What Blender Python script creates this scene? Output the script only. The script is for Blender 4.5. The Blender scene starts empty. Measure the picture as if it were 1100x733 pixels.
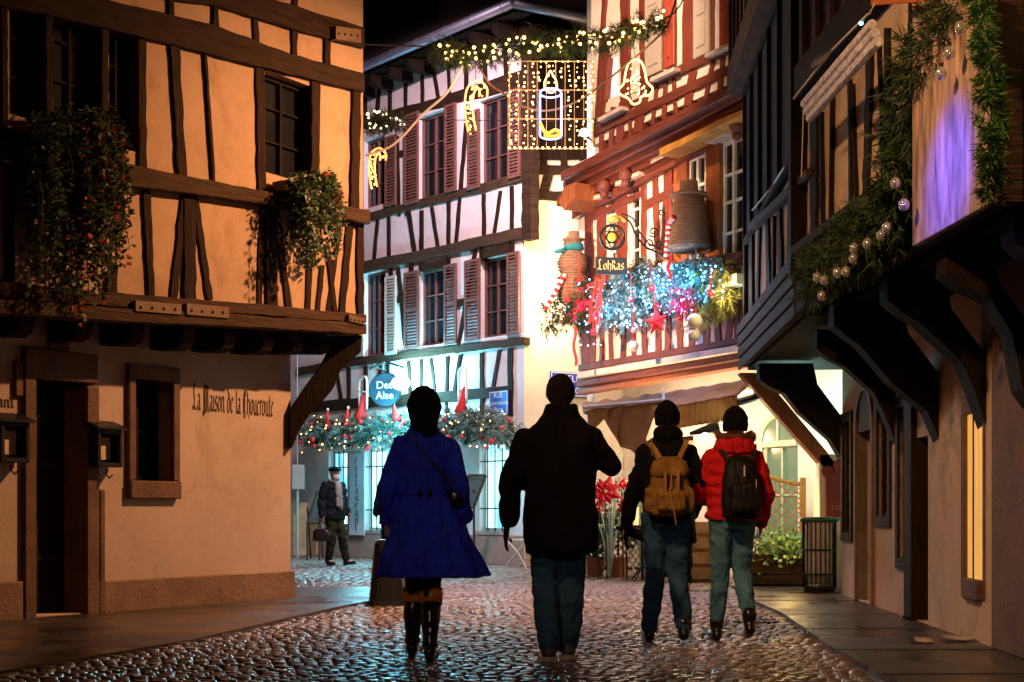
import bpy, bmesh, math, random
import numpy as np
from mathutils import Vector, Matrix
random.seed(7); rng = np.random.default_rng(7)
scene = bpy.context.scene
COL = scene.collection
R = math.radians
HC, HOR, F = 0.97, 547.0, 1500.0          # eye height, horizon row and focal length of the photograph

# ---------------------------------------------------------------- camera
cam_d = bpy.data.cameras.new('camera'); cam = bpy.data.objects.new('camera', cam_d); COL.objects.link(cam)
cam.location = (0, 0, HC); cam.rotation_euler = (R(90), 0, 0)
cam_d.sensor_width = 36; cam_d.lens = 36*F/1100; cam_d.shift_y = (HOR-366.5)/1100
cam_d.clip_end = 2000; cam_d.clip_start = 0.05
scene.camera = cam
scene.render.resolution_x, scene.render.resolution_y = 1024, 682

# ---------------------------------------------------------------- night sky, exposure
w = bpy.data.worlds.new('World'); scene.world = w; w.use_nodes = True
nt = w.node_tree; bg = nt.nodes['Background']
sky = nt.nodes.new('ShaderNodeTexSky'); sky.sky_type = 'NISHITA'; sky.sun_disc = False
sky.sun_elevation = R(-6); sky.sun_rotation = R(200)
nt.links.new(sky.outputs[0], bg.inputs[0]); bg.inputs[1].default_value = 0.02
vs = scene.view_settings
vs.view_transform = 'Standard'; vs.look = 'None'; vs.exposure = 0.45; vs.gamma = 1.0; vs.use_curve_mapping = False
scene.cycles.max_bounces = 6; scene.cycles.sample_clamp_indirect = 4.0; scene.cycles.use_denoising = True

# ---------------------------------------------------------------- street lamps and other lights
def lamp(name, kind, loc, power, color, target=None, size=60, blend=.5, radius=.12, parent=None):
    d = bpy.data.lights.new(name, kind); o = bpy.data.objects.new(name, d); COL.objects.link(o)
    d.energy = power; d.color = color; d.shadow_soft_size = radius
    if kind == 'SPOT': d.spot_size = R(size); d.spot_blend = blend
    o.location = loc
    if target is not None:
        o.rotation_euler = (Vector(target)-Vector(loc)).to_track_quat('-Z', 'Y').to_euler()
    return o
SOD = (1.0, .45, .17)
lamp('street_and_fill_light', 'SPOT', (2.0, 14.0, 6.35), 2000, SOD, (-2.4, 14.6, 2.3), 100, 1, .08)            # street lamp hung over the lane: house with the inscription
lamp('street_and_fill_light', 'SPOT', (-1.5, 5.2, 5.4), 1050, (1, .50, .20), (3.5, 9.6, 2.0), 66, .9, .15)
lamp('street_and_fill_light', 'SPOT', (.3, 19.0, 8.6), 1700, (1, .52, .66), (-.1, 15.2, 0), 60, 1, .2)   # unseen spot added over the lane to brighten the cobbles            # lamp by the viewer: wall of the jettied house
lamp('street_and_fill_light', 'SPOT', (-1.2, 14.5, 9.4), 2300, (1, .66, .42), (1.6, 20.5, 6.6), 46, .6, .15)  # upper floor of the red house
lamp('corner_fill_light', 'SPOT', (-1.8, 16.5, 4.5), 2300, (1, .62, .38), (1.7, 20.2, 4.3), 50, .8, .12)   # unseen spot added behind the ochre house's corner to light the red house
lamp('street_and_fill_light', 'SPOT', (-.9, 20.4, 9.3), 2000, (1, .68, .76), (-2.2, 26, 3.4), 112, .7, .15)                    # lamp between the shuttered and the red house
lamp('viewer_fill_light', 'SPOT', (-1.2, 2.5, 3.4), 130, (1, .68, .46), (0, 9.6, 1.3), 40, 1, .4)          # unseen fill added behind the viewer to light the walkers

# ---------------------------------------------------------------- helpers
ORG = {}
def setp(o, label=None, cat=None, group=None, kind=None):
    if label: o['label'] = label
    if cat: o['category'] = cat
    if group: o['group'] = group
    if kind: o['kind'] = kind
    return o
def thing(name, label, cat, loc, group=None):
    o = bpy.data.objects.new(name, None); COL.objects.link(o); o.location = loc; o.empty_display_size = .2
    ORG[o.name] = Vector(loc)
    return setp(o, label, cat, group)
def org(o): return ORG.get(o.name, Vector((0, 0, 0)))

class MB:
    def __init__(s): s.v = []; s.f = []; s.mi = []; s.cur = 0
    def add(s, vs_, fs):
        b = len(s.v); s.v += [tuple(p) for p in vs_]
        for f in fs: s.f.append(tuple(i+b for i in f)); s.mi.append(s.cur)
    def hexa(s, a, b):           # two matching loops
        n = len(a); s.add(list(a)+list(b), [tuple(range(n))[::-1], tuple(range(n, 2*n))]+[(i, (i+1) % n, n+(i+1) % n, n+i) for i in range(n)])
    def box(s, x0, x1, y0, y1, z0, z1):
        s.hexa([(x0, y0, z0), (x1, y0, z0), (x1, y1, z0), (x0, y1, z0)], [(x0, y0, z1), (x1, y0, z1), (x1, y1, z1), (x0, y1, z1)])
    def tube(s, pts, r, n=8, caps=True):
        pts = [Vector(p) for p in pts]; m = len(pts)
        rs = r if isinstance(r, (list, tuple)) else [r]*m
        vs_ = []; u = None
        for i, p in enumerate(pts):
            t = (pts[min(i+1, m-1)]-pts[max(i-1, 0)])
            t = t.normalized() if t.length > 1e-9 else Vector((0, 0, 1))
            if u is None: u = t.orthogonal().normalized()
            u = (u-t*u.dot(t)); u = u.normalized() if u.length > 1e-6 else t.orthogonal().normalized()
            w_ = t.cross(u)
            for k in range(n):
                a = 2*math.pi*k/n; vs_.append(p+(u*math.cos(a)+w_*math.sin(a))*rs[i])
        fs = [(i*n+k, i*n+(k+1) % n, (i+1)*n+(k+1) % n, (i+1)*n+k) for i in range(m-1) for k in range(n)]
        if caps: fs += [tuple(range(n))[::-1], tuple(range((m-1)*n, m*n))]
        s.add(vs_, fs)
    def ball(s, c, r, n=8, m=6, sc=(1, 1, 1)):
        c = Vector(c); vs_ = [c+Vector((0, 0, -r*sc[2]))]
        for j in range(1, m):
            t = math.pi*j/m
            for k in range(n):
                a = 2*math.pi*k/n; vs_.append(c+Vector((r*sc[0]*math.sin(t)*math.cos(a), r*sc[1]*math.sin(t)*math.sin(a), -r*sc[2]*math.cos(t))))
        vs_.append(c+Vector((0, 0, r*sc[2]))); L = len(vs_)-1
        fs = [(0, 1+(k+1) % n, 1+k) for k in range(n)]
        for j in range(m-2):
            for k in range(n): fs.append((1+j*n+k, 1+j*n+(k+1) % n, 1+(j+1)*n+(k+1) % n, 1+(j+1)*n+k))
        fs += [(L, 1+(m-2)*n+k, 1+(m-2)*n+(k+1) % n) for k in range(n)]
        s.add(vs_, fs)
    def loft(s, rings, n=24, p=2.3):   # horizontal superellipse rings (x,y,z,rx,ry[,fn])
        vs_ = []
        for rg in rings:
            x, y, z, rx, ry = rg[:5]; fn = rg[5] if len(rg) > 5 else None
            for k in range(n):
                a = 2*math.pi*k/n; c, d = math.cos(a), math.sin(a)
                q = (abs(c)**p+abs(d)**p)**(-1/p); m_ = fn(a) if fn else 1
                vs_.append((x+rx*c*q*m_, y+ry*d*q*m_, z))
        m = len(rings)
        fs = [(i*n+k, i*n+(k+1) % n, (i+1)*n+(k+1) % n, (i+1)*n+k) for i in range(m-1) for k in range(n)]
        fs += [tuple(range(n))[::-1], tuple(range((m-1)*n, m*n))]
        s.add(vs_, fs)
    def limb(s, pts, rs, n=12):
        for i in range(len(pts)-1): s.tube([pts[i], pts[i+1]], [rs[i], rs[i+1]], n)
        for p, r in zip(pts, rs): s.ball(p, r, n, 8)
    def build(s, name, mat, parent=None, smooth=False, label=None, cat=None, group=None, kind=None, bevel=0, base=True):
        me = bpy.data.meshes.new(name)
        if parent is not None: o0 = org(parent)
        elif base and not kind:
            a = np.array(s.v); o0 = Vector(((a[:, 0].min()+a[:, 0].max())/2, (a[:, 1].min()+a[:, 1].max())/2, a[:, 2].min()))
        else: o0 = Vector((0, 0, 0))
        a = np.array(s.v, dtype=float)-np.array(o0)
        me.from_pydata(a.tolist(), [], s.f)
        mats = mat if isinstance(mat, (list, tuple)) else [mat]
        for m in mats: me.materials.append(m)
        if len(mats) > 1: me.polygons.foreach_set('material_index', s.mi)
        bm = bmesh.new(); bm.from_mesh(me); bmesh.ops.recalc_face_normals(bm, faces=bm.faces)
        if bevel: bmesh.ops.bevel(bm, geom=bm.edges, offset=bevel, segments=1, affect='EDGES')
        bm.to_mesh(me); bm.free()
        if smooth: me.shade_smooth()
        o = bpy.data.objects.new(name, me); COL.objects.link(o)
        if parent is not None:
            o.parent = parent; ORG[o.name] = o0.copy()
            if parent.type == 'MESH': pass
            # nested parts keep the root's origin, so their local offset is zero
        else: o.location = o0; ORG[o.name] = o0.copy()
        return setp(o, label, cat, group, kind)
    def remeshed(s, name, mat, parent=None, voxel=.012, smooth=4, wrinkle=None, **kw):
        t = bpy.data.meshes.new('tmp'); t.from_pydata(s.v, [], s.f)
        bm = bmesh.new(); bm.from_mesh(t); bmesh.ops.recalc_face_normals(bm, faces=bm.faces); bm.to_mesh(t); bm.free()
        to = bpy.data.objects.new('tmp', t); COL.objects.link(to)
        m = to.modifiers.new('r', 'REMESH'); m.mode = 'VOXEL'; m.voxel_size = voxel
        if smooth: q = to.modifiers.new('s', 'SMOOTH'); q.iterations = smooth; q.factor = .5
        dg = bpy.context.evaluated_depsgraph_get(); ev = to.evaluated_get(dg); me = bpy.data.meshes.new_from_object(ev)
        bpy.data.objects.remove(to)
        o0 = org(parent) if parent is not None else Vector((0, 0, 0))
        if wrinkle:
            from mathutils import noise as nz
            A, fx, fz = wrinkle; nn = [v.normal.copy() for v in me.vertices]
            for v, q in zip(me.vertices, nn):
                c = v.co; p_ = Vector((c.x*fx+c.z*fz*.35, c.y*fx, c.z*fz)); v.co = c+q*A*(nz.noise(p_)+.5*nz.noise(p_*2.1+Vector((3, 1, 2))))
        me.transform(Matrix.Translation(-o0)); me.materials.clear(); me.materials.append(mat); me.shade_smooth(); me.name = name
        o = bpy.data.objects.new(name, me); COL.objects.link(o)
        if parent is not None: o.parent = parent; ORG[o.name] = o0.copy()
        return setp(o, **kw)

def dup_tree(o, parent=None, loc=None, **kw):
    c = o.copy(); COL.objects.link(c)
    if parent is not None: c.parent = parent
    if loc is not None: c.location = loc
    for ch in list(o.children): dup_tree(ch, c)
    for k, v in kw.items(): c[k] = v
    ORG[c.name] = Vector(c.location)
    return c

def W(px, py, Y): return Vector(((px-550)*Y/F, Y, HC+(HOR-py)*Y/F))
def G(px, py):
    Y = HC*F/(py-HOR); return Vector(((px-550)*Y/F, Y, 0))

class Plane:
    def __init__(s, x, y, dx, dy):
        l = math.hypot(dx, dy); s.x, s.y, s.dx, s.dy = x, y, dx/l, dy/l
        s.nx, s.ny = -s.dy, s.dx
        if s.nx*(-x)+s.ny*(-y) < 0: s.nx, s.ny = -s.nx, -s.ny
        e = 1e-2; a = x/y; b = (x+s.dx*e)/(y+s.dy*e); s.r = 1 if b > a else -1
    def s_of(s, px, off=0):
        a = (px-550)/F; x0 = s.x+off*s.nx; y0 = s.y+off*s.ny
        return (x0-a*y0)/(a*s.dy-s.dx)
    def sz(s, px, py, off=0):
        t = s.s_of(px, off); Y = s.y+off*s.ny+t*s.dy
        return t, HC+(HOR-py)*Y/F
    def W(s, t, z, off=0): return Vector((s.x+s.dx*t+s.nx*off, s.y+s.dy*t+s.ny*off, z))
    def P(s, px, py, off=0): t, z = s.sz(px, py, off); return s.W(t, z, off)
    def rect(s, x0, x1, y0, y1, off=0):
        """image box on the plane -> (s0,s1,z0,z1), upright and level"""
        xm = (x0+x1)/2; a, b = s.s_of(x0, off), s.s_of(x1, off)
        return min(a, b), max(a, b), s.sz(xm, y1, off)[1], s.sz(xm, y0, off)[1]
def poly_mb(pl, pts, o1, o0, mb=None):
    mb = mb or MB(); n = Vector((pl.nx, pl.ny, 0))
    f = [pl.P(x, y, o1) for x, y in pts]; mb.hexa(f, [p-n*(o1-o0) for p in f]); return mb
def rbox(pl, s0, s1, z0, z1, o0, o1, mb=None):
    mb = mb or MB()
    mb.hexa([pl.W(s0, z0, o0), pl.W(s1, z0, o0), pl.W(s1, z0, o1), pl.W(s0, z0, o1)], [pl.W(s0, z1, o0), pl.W(s1, z1, o0), pl.W(s1, z1, o1), pl.W(s0, z1, o1)]); return mb
def sprism(pl, s0, s1, prof, mb=None):
    mb = mb or MB(); mb.hexa([pl.W(s0, z, o) for o, z in prof], [pl.W(s1, z, o) for o, z in prof]); return mb
def wall_mb(pl, s0, s1, z0, z1, ops, th=.28):
    ss = sorted(set([s0, s1]+[v for o in ops for v in o[:2] if s0 < v < s1])); zz = sorted(set([z0, z1]+[v for o in ops for v in o[2:] if z0 < v < z1]))
    def solid(i, j):
        if i < 0 or j < 0 or i >= len(ss)-1 or j >= len(zz)-1: return False
        a, b = (ss[i]+ss[i+1])/2, (zz[j]+zz[j+1])/2
        return not any(o[0] < a < o[1] and o[2] < b < o[3] for o in ops)
    mb = MB()
    for i in range(len(ss)-1):
        for j in range(len(zz)-1):
            if not solid(i, j): continue
            a, b, c, d = ss[i], ss[i+1], zz[j], zz[j+1]
            for o in (0, -th): mb.add([pl.W(a, c, o), pl.W(b, c, o), pl.W(b, d, o), pl.W(a, d, o)], [(0, 1, 2, 3)])
            for (di, dj, p, q) in ((-1, 0, (a, c), (a, d)), (1, 0, (b, c), (b, d)), (0, -1, (a, c), (b, c)), (0, 1, (a, d), (b, d))):
                if not solid(i+di, j+dj):
                    mb.add([pl.W(*p, 0), pl.W(*q, 0), pl.W(*q, -th), pl.W(*p, -th)], [(0, 1, 2, 3)])
    return mb

# ---------------------------------------------------------------- materials
MATS = {}
def mat(name, base, rough=.8, metal=0, noise=.15, nscale=6, stretch=(1, 1, 1), bump=.0, bscale=40, spec=.5, emit=None, estr=0, trans=0, alpha=1, coat=0, sheen=0, base2=None, sss=0):
    if name in MATS: return MATS[name]
    m = bpy.data.materials.new(name); m.use_nodes = True; t = m.node_tree; b = t.nodes['Principled BSDF']
    tc = t.nodes.new('ShaderNodeTexCoord'); mp = t.nodes.new('ShaderNodeMapping'); mp.inputs['Scale'].default_value = stretch
    t.links.new(tc.outputs['Object'], mp.inputs[0])
    n = t.nodes.new('ShaderNodeTexNoise'); n.inputs['Scale'].default_value = nscale; n.inputs['Detail'].default_value = 6; n.inputs['Roughness'].default_value = .6
    t.links.new(mp.outputs[0], n.inputs[0])
    cr = t.nodes.new('ShaderNodeValToRGB'); c = np.array(base)
    c2 = np.array(base2) if base2 else np.clip(c*(1+noise), 0, 1)
    cr.color_ramp.elements[0].position = .3; cr.color_ramp.elements[1].position = .7
    cr.color_ramp.elements[0].color = (*(c*(1-noise)), 1); cr.color_ramp.elements[1].color = (*c2, 1)
    t.links.new(n.outputs['Fac'], cr.inputs[0]); t.links.new(cr.outputs[0], b.inputs['Base Color'])
    b.inputs['Roughness'].default_value = rough; b.inputs['Metallic'].default_value = metal; b.inputs['Specular IOR Level'].default_value = spec
    b.inputs['Coat Weight'].default_value = coat; b.inputs['Transmission Weight'].default_value = trans; b.inputs['Sheen Weight'].default_value = sheen
    if emit: b.inputs['Emission Color'].default_value = (*emit, 1); b.inputs['Emission Strength'].default_value = estr
    if bump:
        n2 = t.nodes.new('ShaderNodeTexNoise'); n2.inputs['Scale'].default_value = bscale; n2.inputs['Detail'].default_value = 8
        t.links.new(mp.outputs[0], n2.inputs[0])
        bp = t.nodes.new('ShaderNodeBump'); bp.inputs['Strength'].default_value = bump; bp.inputs['Distance'].default_value = .02
        t.links.new(n2.outputs['Fac'], bp.inputs['Height']); t.links.new(bp.outputs[0], b.inputs['Normal'])
    MATS[name] = m; return m
def glow(name, col, st, sample=False):
    m = mat(name, (.8, .8, .8), noise=0, emit=col, estr=st)
    try: m.cycles.emission_sampling = 'AUTO' if sample else 'NONE'
    except Exception: pass
    return m
def plaster(name, base, stain, amt=.5, grain=.35, **kw):
    """lime render: fine grain, broad tonal drift, and worn or damp patches with an outline of their own"""
    m = mat(name, base, .93, noise=.12, nscale=1.2, bump=grain, bscale=140, spec=.2); t = m.node_tree; b = t.nodes['Principled BSDF']
    src = b.inputs['Base Color'].links[0].from_socket; tc = t.nodes.new('ShaderNodeTexCoord')
    def nz(sc, det, lo, hi, dist=0):
        n = t.nodes.new('ShaderNodeTexNoise'); n.inputs['Scale'].default_value = sc; n.inputs['Detail'].default_value = det; n.inputs['Roughness'].default_value = .7; n.inputs['Distortion'].default_value = dist
        r = t.nodes.new('ShaderNodeMapRange'); r.inputs[1].default_value = lo; r.inputs[2].default_value = hi; t.links.new(tc.outputs['Object'], n.inputs[0]); t.links.new(n.outputs['Fac'], r.inputs[0]); return r.outputs[0]
    def mix(a, col, fac, k):
        mu = t.nodes.new('ShaderNodeMath'); mu.operation = 'MULTIPLY'; mu.inputs[1].default_value = k; t.links.new(fac, mu.inputs[0])
        x = t.nodes.new('ShaderNodeMix'); x.data_type = 'RGBA'; t.links.new(mu.outputs[0], x.inputs[0]); t.links.new(a, x.inputs[6]); x.inputs[7].default_value = (*col, 1); return x.outputs[2]
    o = mix(src, stain, nz(1.3, 9, .50, .64, .8), amt); o = mix(o, tuple(c*.45 for c in base), nz(5, 10, .58, .70, .4), amt*.8); o = mix(o, tuple(min(1, c*1.35) for c in base), nz(70, 3, .45, .75), .5); o = mix(o, tuple(c*.5 for c in base), nz(90, 3, .52, .8), .6)
    t.links.new(o, b.inputs['Base Color']); return m
PLA = plaster('ochre_plaster', (.46, .31, .22), (.26, .15, .09), .55)
PLG = plaster('pale_plaster', (.50, .39, .34), (.30, .20, .15), .5)
PLB = plaster('white_plaster', (.74, .68, .68), (.50, .42, .42), .3, .15)
PLC = plaster('cream_plaster', (.82, .73, .66), (.48, .36, .26), .35, .15)
PLD = plaster('old_plaster', (.60, .47, .36), (.24, .15, .10), .6)
PLS = plaster('yellow_plaster', (.74, .66, .52), (.55, .42, .28), .3, .15)
OAKV = mat('oak_upright', (.024, .012, .007), .8, noise=.5, nscale=5, stretch=(8, 8, .7), bump=.8, bscale=6, spec=.12)
OAKH = mat('oak_level', (.032, .017, .010), .8, noise=.5, nscale=3, stretch=(1, 1, 12), bump=.8, bscale=5, spec=.12)
OAKL = mat('weathered_oak', (.060, .034, .021), .8, noise=.4, nscale=3, stretch=(1, 1, 12), bump=.8, bscale=5, spec=.12)
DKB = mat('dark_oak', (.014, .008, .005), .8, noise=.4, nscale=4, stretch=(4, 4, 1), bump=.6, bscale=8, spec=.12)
REDV = mat('red_timber', (.19, .035, .02), .65, noise=.35, nscale=5, stretch=(8, 8, .7), bump=.5, bscale=6)
REDH = mat('red_beam', (.15, .035, .02), .6, noise=.4, nscale=3, stretch=(1, 1, 10), bump=.5, bscale=5)
REDO = mat('orange_timber', (.30, .09, .025), .6, noise=.3, nscale=4, stretch=(6, 6, .7), bump=.4, bscale=6)
STONE = mat('brown_sandstone', (.13, .07, .045), .85, noise=.35, nscale=4, bump=.6, bscale=30)
PLINTH = mat('plinth_stone', (.20, .12, .08), .85, noise=.3, nscale=3, bump=.6, bscale=25)
GLASS = mat('dark_glass', (.012, .012, .016), .08, noise=.1, spec=.6)
WHT = mat('white_paint', (.78, .76, .72), .5, noise=.05)
SHUT = mat('shutter_paint', (.17, .07, .055), .6, noise=.2, nscale=20)
SHUL = mat('pale_shutter_paint', (.50, .42, .36), .6, noise=.12, nscale=20)
SHUR = mat('red_shutter_paint', (.42, .07, .04), .55, noise=.15, nscale=20)
TILE = mat('roof_tiles', (.05, .028, .02), .9, noise=.4, nscale=20, bump=.6, bscale=20)
ZINC = mat('zinc', (.2, .2, .27), .45, metal=.7, noise=.1, bump=.1)
IRON = mat('black_iron', (.012, .012, .013), .45, noise=.2, metal=.4)
STEEL = mat('rusty_plate', (.14, .08, .05), .6, metal=.3, noise=.3)
INK = mat('faded_black_paint', (.05, .025, .012), .9, noise=.5, nscale=30)
GOLD = mat('gold_paint', (.70, .48, .16), .5, noise=.1)
BLUE = mat('blue_enamel', (.02, .06, .48), .35, noise=.05)
PIPE = mat('grey_metal', (.40, .37, .34), .5, noise=.1)
BLACKIN = mat('dark_room', (.01, .007, .005), 1, noise=.1)
BLACKM = mat('black_paint', (.015, .014, .013), .5, noise=.2)

# ================================================================ GROUND
def wet(name, base, rough0, rough1, noise=.3, nscale=8, bump=.3, bscale=90):
    m = mat(name, base, .4, noise=noise, nscale=nscale, bump=bump, bscale=bscale)
    t = m.node_tree; b = t.nodes['Principled BSDF']
    tc = t.nodes.new('ShaderNodeTexCoord'); n = t.nodes.new('ShaderNodeTexNoise'); n.inputs['Scale'].default_value = 1.3; n.inputs['Detail'].default_value = 5
    t.links.new(tc.outputs['Object'], n.inputs[0])
    r = t.nodes.new('ShaderNodeMapRange'); r.inputs[1].default_value = .35; r.inputs[2].default_value = .65; r.inputs[3].default_value = rough0; r.inputs[4].default_value = rough1
    t.links.new(n.outputs['Fac'], r.inputs[0]); t.links.new(r.outputs[0], b.inputs['Roughness'])
    return m
COB = wet('wet_cobble', (.17, .13, .11), .20, .40, noise=.5, nscale=9, bump=.35, bscale=60)
JOINT = wet('wet_joint', (.03, .025, .022), .25, .6, bump=.5)
SLAB = wet('wet_paving', (.055, .043, .036), .18, .5, noise=.6, nscale=2.2, bump=.25, bscale=50)
mb = MB(); mb.add([(-150, -60, -.03), (150, -60, -.03), (150, 300, -.03), (-150, 300, -.03)], [(0, 1, 2, 3)])
mb.build('ground', JOINT, kind='structure')
def edge_right(y): return float(np.interp(y, [4, 7.8, 9.8, 12.9, 14.8, 17.3], [2.0, 2.14, 2.23, 2.50, 2.54, 2.75]))
def edge_left(y): return float(np.interp(y, [4, 7.5, 10.2, 13.5, 15.3, 17.2, 17.6], [-4.2, -3.3, -2.37, -1.75, -1.35, -1.6, -9]))
def cobbles():
    V = []; Fc = []; T = 4
    prof_s = [-.5, -.34, .34, .5]
    y = 6.6; row = 0
    while y < 31:
        pitch = .082 if y < 18 else .13
        x = -9.0+random.random()*.1
        while x < 7.5:
            wd = random.uniform(.07, .115)*(1 if y < 18 else 1.5)
            xc = x+wd/2; yc = y+.10*abs(math.sin(xc*1.7))*1.0+random.uniform(-.008, .008)
            x += wd+.006
            if abs(xc) > .38*yc+.5: continue
            if yc < 17.5 and not (edge_left(yc)+.06 < xc < edge_right(yc)-.06): continue
            h = .004+random.uniform(-.004, .004); tx, ty = random.uniform(-.045, .045), random.uniform(-.045, .045)
            L = pitch*random.uniform(.9, .98); b = len(V)
            for j in range(4):
                for i in range(4):
                    u, v = prof_s[i]*wd, prof_s[j]*L
                    edge = i in (0, 3) or j in (0, 3)
                    if edge and i in (0, 3) and j in (0, 3): u *= .84; v *= .84
                    V.append((xc+u+random.uniform(-.003, .003), yc+v+random.uniform(-.003, .003), (h-.028 if edge else h)+u*tx+v*ty))
            for j in range(3):
                for i in range(3): Fc.append((b+j*4+i, b+j*4+i+1, b+j*4+i+5, b+j*4+i+4))
        y += pitch; row += 1
    me = bpy.data.meshes.new('cobblestone_road'); me.from_pydata(V, [], Fc); me.materials.append(COB); me.shade_smooth()
    o = bpy.data.objects.new('cobblestone_road', me); COL.objects.link(o); o['kind'] = 'structure'
cobbles()
def pave(name, outline):
    mb = MB(); mb.hexa([(x, y, -.06) for x, y in outline], [(x, y, .012) for x, y in outline])
    return mb.build(name, SLAB, kind='structure')
pave('pavement', [(-9, 2), (-4.4, 2)]+[(edge_left(y), y) for y in (4, 7.5, 10.2, 13.5, 15.3, 17.2)]+[(-9, 17.4)])
pave('pavement', [(edge_right(y), y) for y in (4, 7.8, 9.8, 12.9, 14.8, 17.3)]+[(8, 17.3), (8, 4)])
mb = MB()
for y in (6.2, 8.1, 9.5, 11.2, 12.7, 14.6, 16.4): mb.box(edge_right(y), 3.8, y, y+.012, .0125, .0165)
mb.build('pavement_joint', JOINT, kind='structure')

# ================================================================ FACADE BUILDERS
def hewn(pts, step=11, amp=.55):
    out = []
    for i, (a, b) in enumerate(zip(pts, pts[1:]+pts[:1])):
        L = math.hypot(b[0]-a[0], b[1]-a[1]); out.append(a); n = int(L/step)
        if n > 1:
            nx, ny = -(b[1]-a[1])/L, (b[0]-a[0])/L
            for k in range(1, n):
                t = k/n; j = random.uniform(-amp, amp); out.append((a[0]+(b[0]-a[0])*t+nx*j, a[1]+(b[1]-a[1])*t+ny*j))
    return out
def timber(h, pl, pts, mat_, o1=.035, o0=-.1, name='beam'):
    w_ = min(math.hypot(b[0]-a[0], b[1]-a[1]) for a, b in zip(pts, pts[1:]+pts[:1])) if len(pts) == 4 else 9
    pts = hewn(pts, 11, min(.75, .11*max(w_, 2)))
    o1 += random.uniform(-.006, .006)
    return poly_mb(pl, pts, o1, o0).build(name, mat_, h, bevel=.006)
def post(h, pl, xt, yt, xb, yb, wpx, mat_, name='post', o1=.03, wb=None):
    wb = wb or wpx
    return timber(h, pl, [(xt-wpx/2, yt), (xt+wpx/2, yt), (xb+wb/2, yb), (xb-wb/2, yb)], mat_, o1, name=name)
def window(h, pl, rc, frame_mat, pane_mat, nx=2, rows=(0.5,), depth=-.14, fw=.045, mw=.03, name='window', frame_o=None, label=None):
    s0, s1, z0, z1 = rc; mb = MB(); o1 = depth+.05
    rbox(pl, s0, s0+fw, z0, z1, depth, o1, mb); rbox(pl, s1-fw, s1, z0, z1, depth, o1, mb)
    rbox(pl, s0+fw, s1-fw, z0, z0+fw, depth, o1, mb); rbox(pl, s0+fw, s1-fw, z1-fw, z1, depth, o1, mb)
    for k in range(1, nx):
        c = s0+(s1-s0)*k/nx; rbox(pl, c-mw/2, c+mw/2, z0+fw, z1-fw, depth+.004, o1+.004, mb)
    for r in rows:
        c = z0+(z1-z0)*r; rbox(pl, s0+fw, s1-fw, c-mw/3, c+mw/3, depth+.008, o1-.004, mb)
    w_ = mb.build(name, frame_mat, h, label=label)
    rbox(pl, s0+.01, s1-.01, z0+.01, z1-.01, depth-.03, depth+.012).build('pane', pane_mat, w_)
    return w_
def shutter(h, pl, x0, x1, y0, y1, m, off=.05, slats=True):
    s0, s1, z0, z1 = pl.rect(x0, x1, y0, y1, off); mb = MB(); f = .05; o0, o1 = off-.015, off+.025
    rbox(pl, s0, s0+f, z0, z1, o0, o1, mb); rbox(pl, s1-f, s1, z0, z1, o0, o1, mb)
    for z in (z0, (z0+z1)/2-f/2, z1-f): rbox(pl, s0+f, s1-f, z, z+f, o0, o1, mb)
    if slats:
        n = int((z1-z0)/.062)
        for k in range(n):
            z = z0+f+(z1-z0-2*f)*(k+.5)/n
            sprism(pl, s0+f, s1-f, [(o0, z+.012), (o0, z+.026), (o1-.002, z-.008), (o1-.002, z-.022)], mb)
    else: rbox(pl, s0+f, s1-f, z0+f, z1-f, o0+.008, o1-.012, mb)
    return mb.build('shutter', m, h)

# ================================================================ HOUSE A (inscription, left of the lane)
A0 = Plane(-2.41, 15.2, .633, 1); A1 = Plane(-1.64, 15.37, .66, 1)
hA = thing('timbered_house', 'ochre half-timbered house with the painted inscription and jettied upper floor', 'house', (-2.8, 15, 0))
dw = A0.rect(36, 98, 410, 672); dw = (dw[0], dw[1]-.0, 0.02, dw[3]); ww = A0.rect(143, 183, 409, 517)
sL = -9.5; eA = 0.0
wall_mb(A0, sL, 0, -.05, 2.84, [dw, ww], .45).build('ground_wall', PLG, hA)
wu = [A1.rect(10, 50, 0, 128), A1.rect(57, 110, 4, 134), A1.rect(117, 150, 28, 160), A1.rect(284, 335, 84, 192)]
wall_mb(A1, sL, 0, 2.86, 8.6, wu, .22).build('upper_wall', PLA, hA)
rbox(A0, -.3, -.02, 0, 2.84, -7, -.46).build('side_wall', PLG, hA)
rbox(A1, -.3, -.02, 2.9, 8.6, -7, -.23).build('side_wall', PLA, hA)
rbox(A1, sL, -.02, 2.86, 2.95, -7, -.23).build('floor_slab', DKB, hA)
sprism(A1, sL-.3, .6, [(.5, 8.45), (.5, 8.6), (-3.6, 12.2), (-7.5, 8.6), (-7.5, 8.45)]).build('roof', TILE, hA)
# plinth
for a, b in ((sL, dw[0]-.14), (dw[1]+.05, .03)): rbox(A0, a, b, 0, .34 if a < -4 else .30, 0, .045).build('plinth', PLINTH, hA, bevel=.01)
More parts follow.
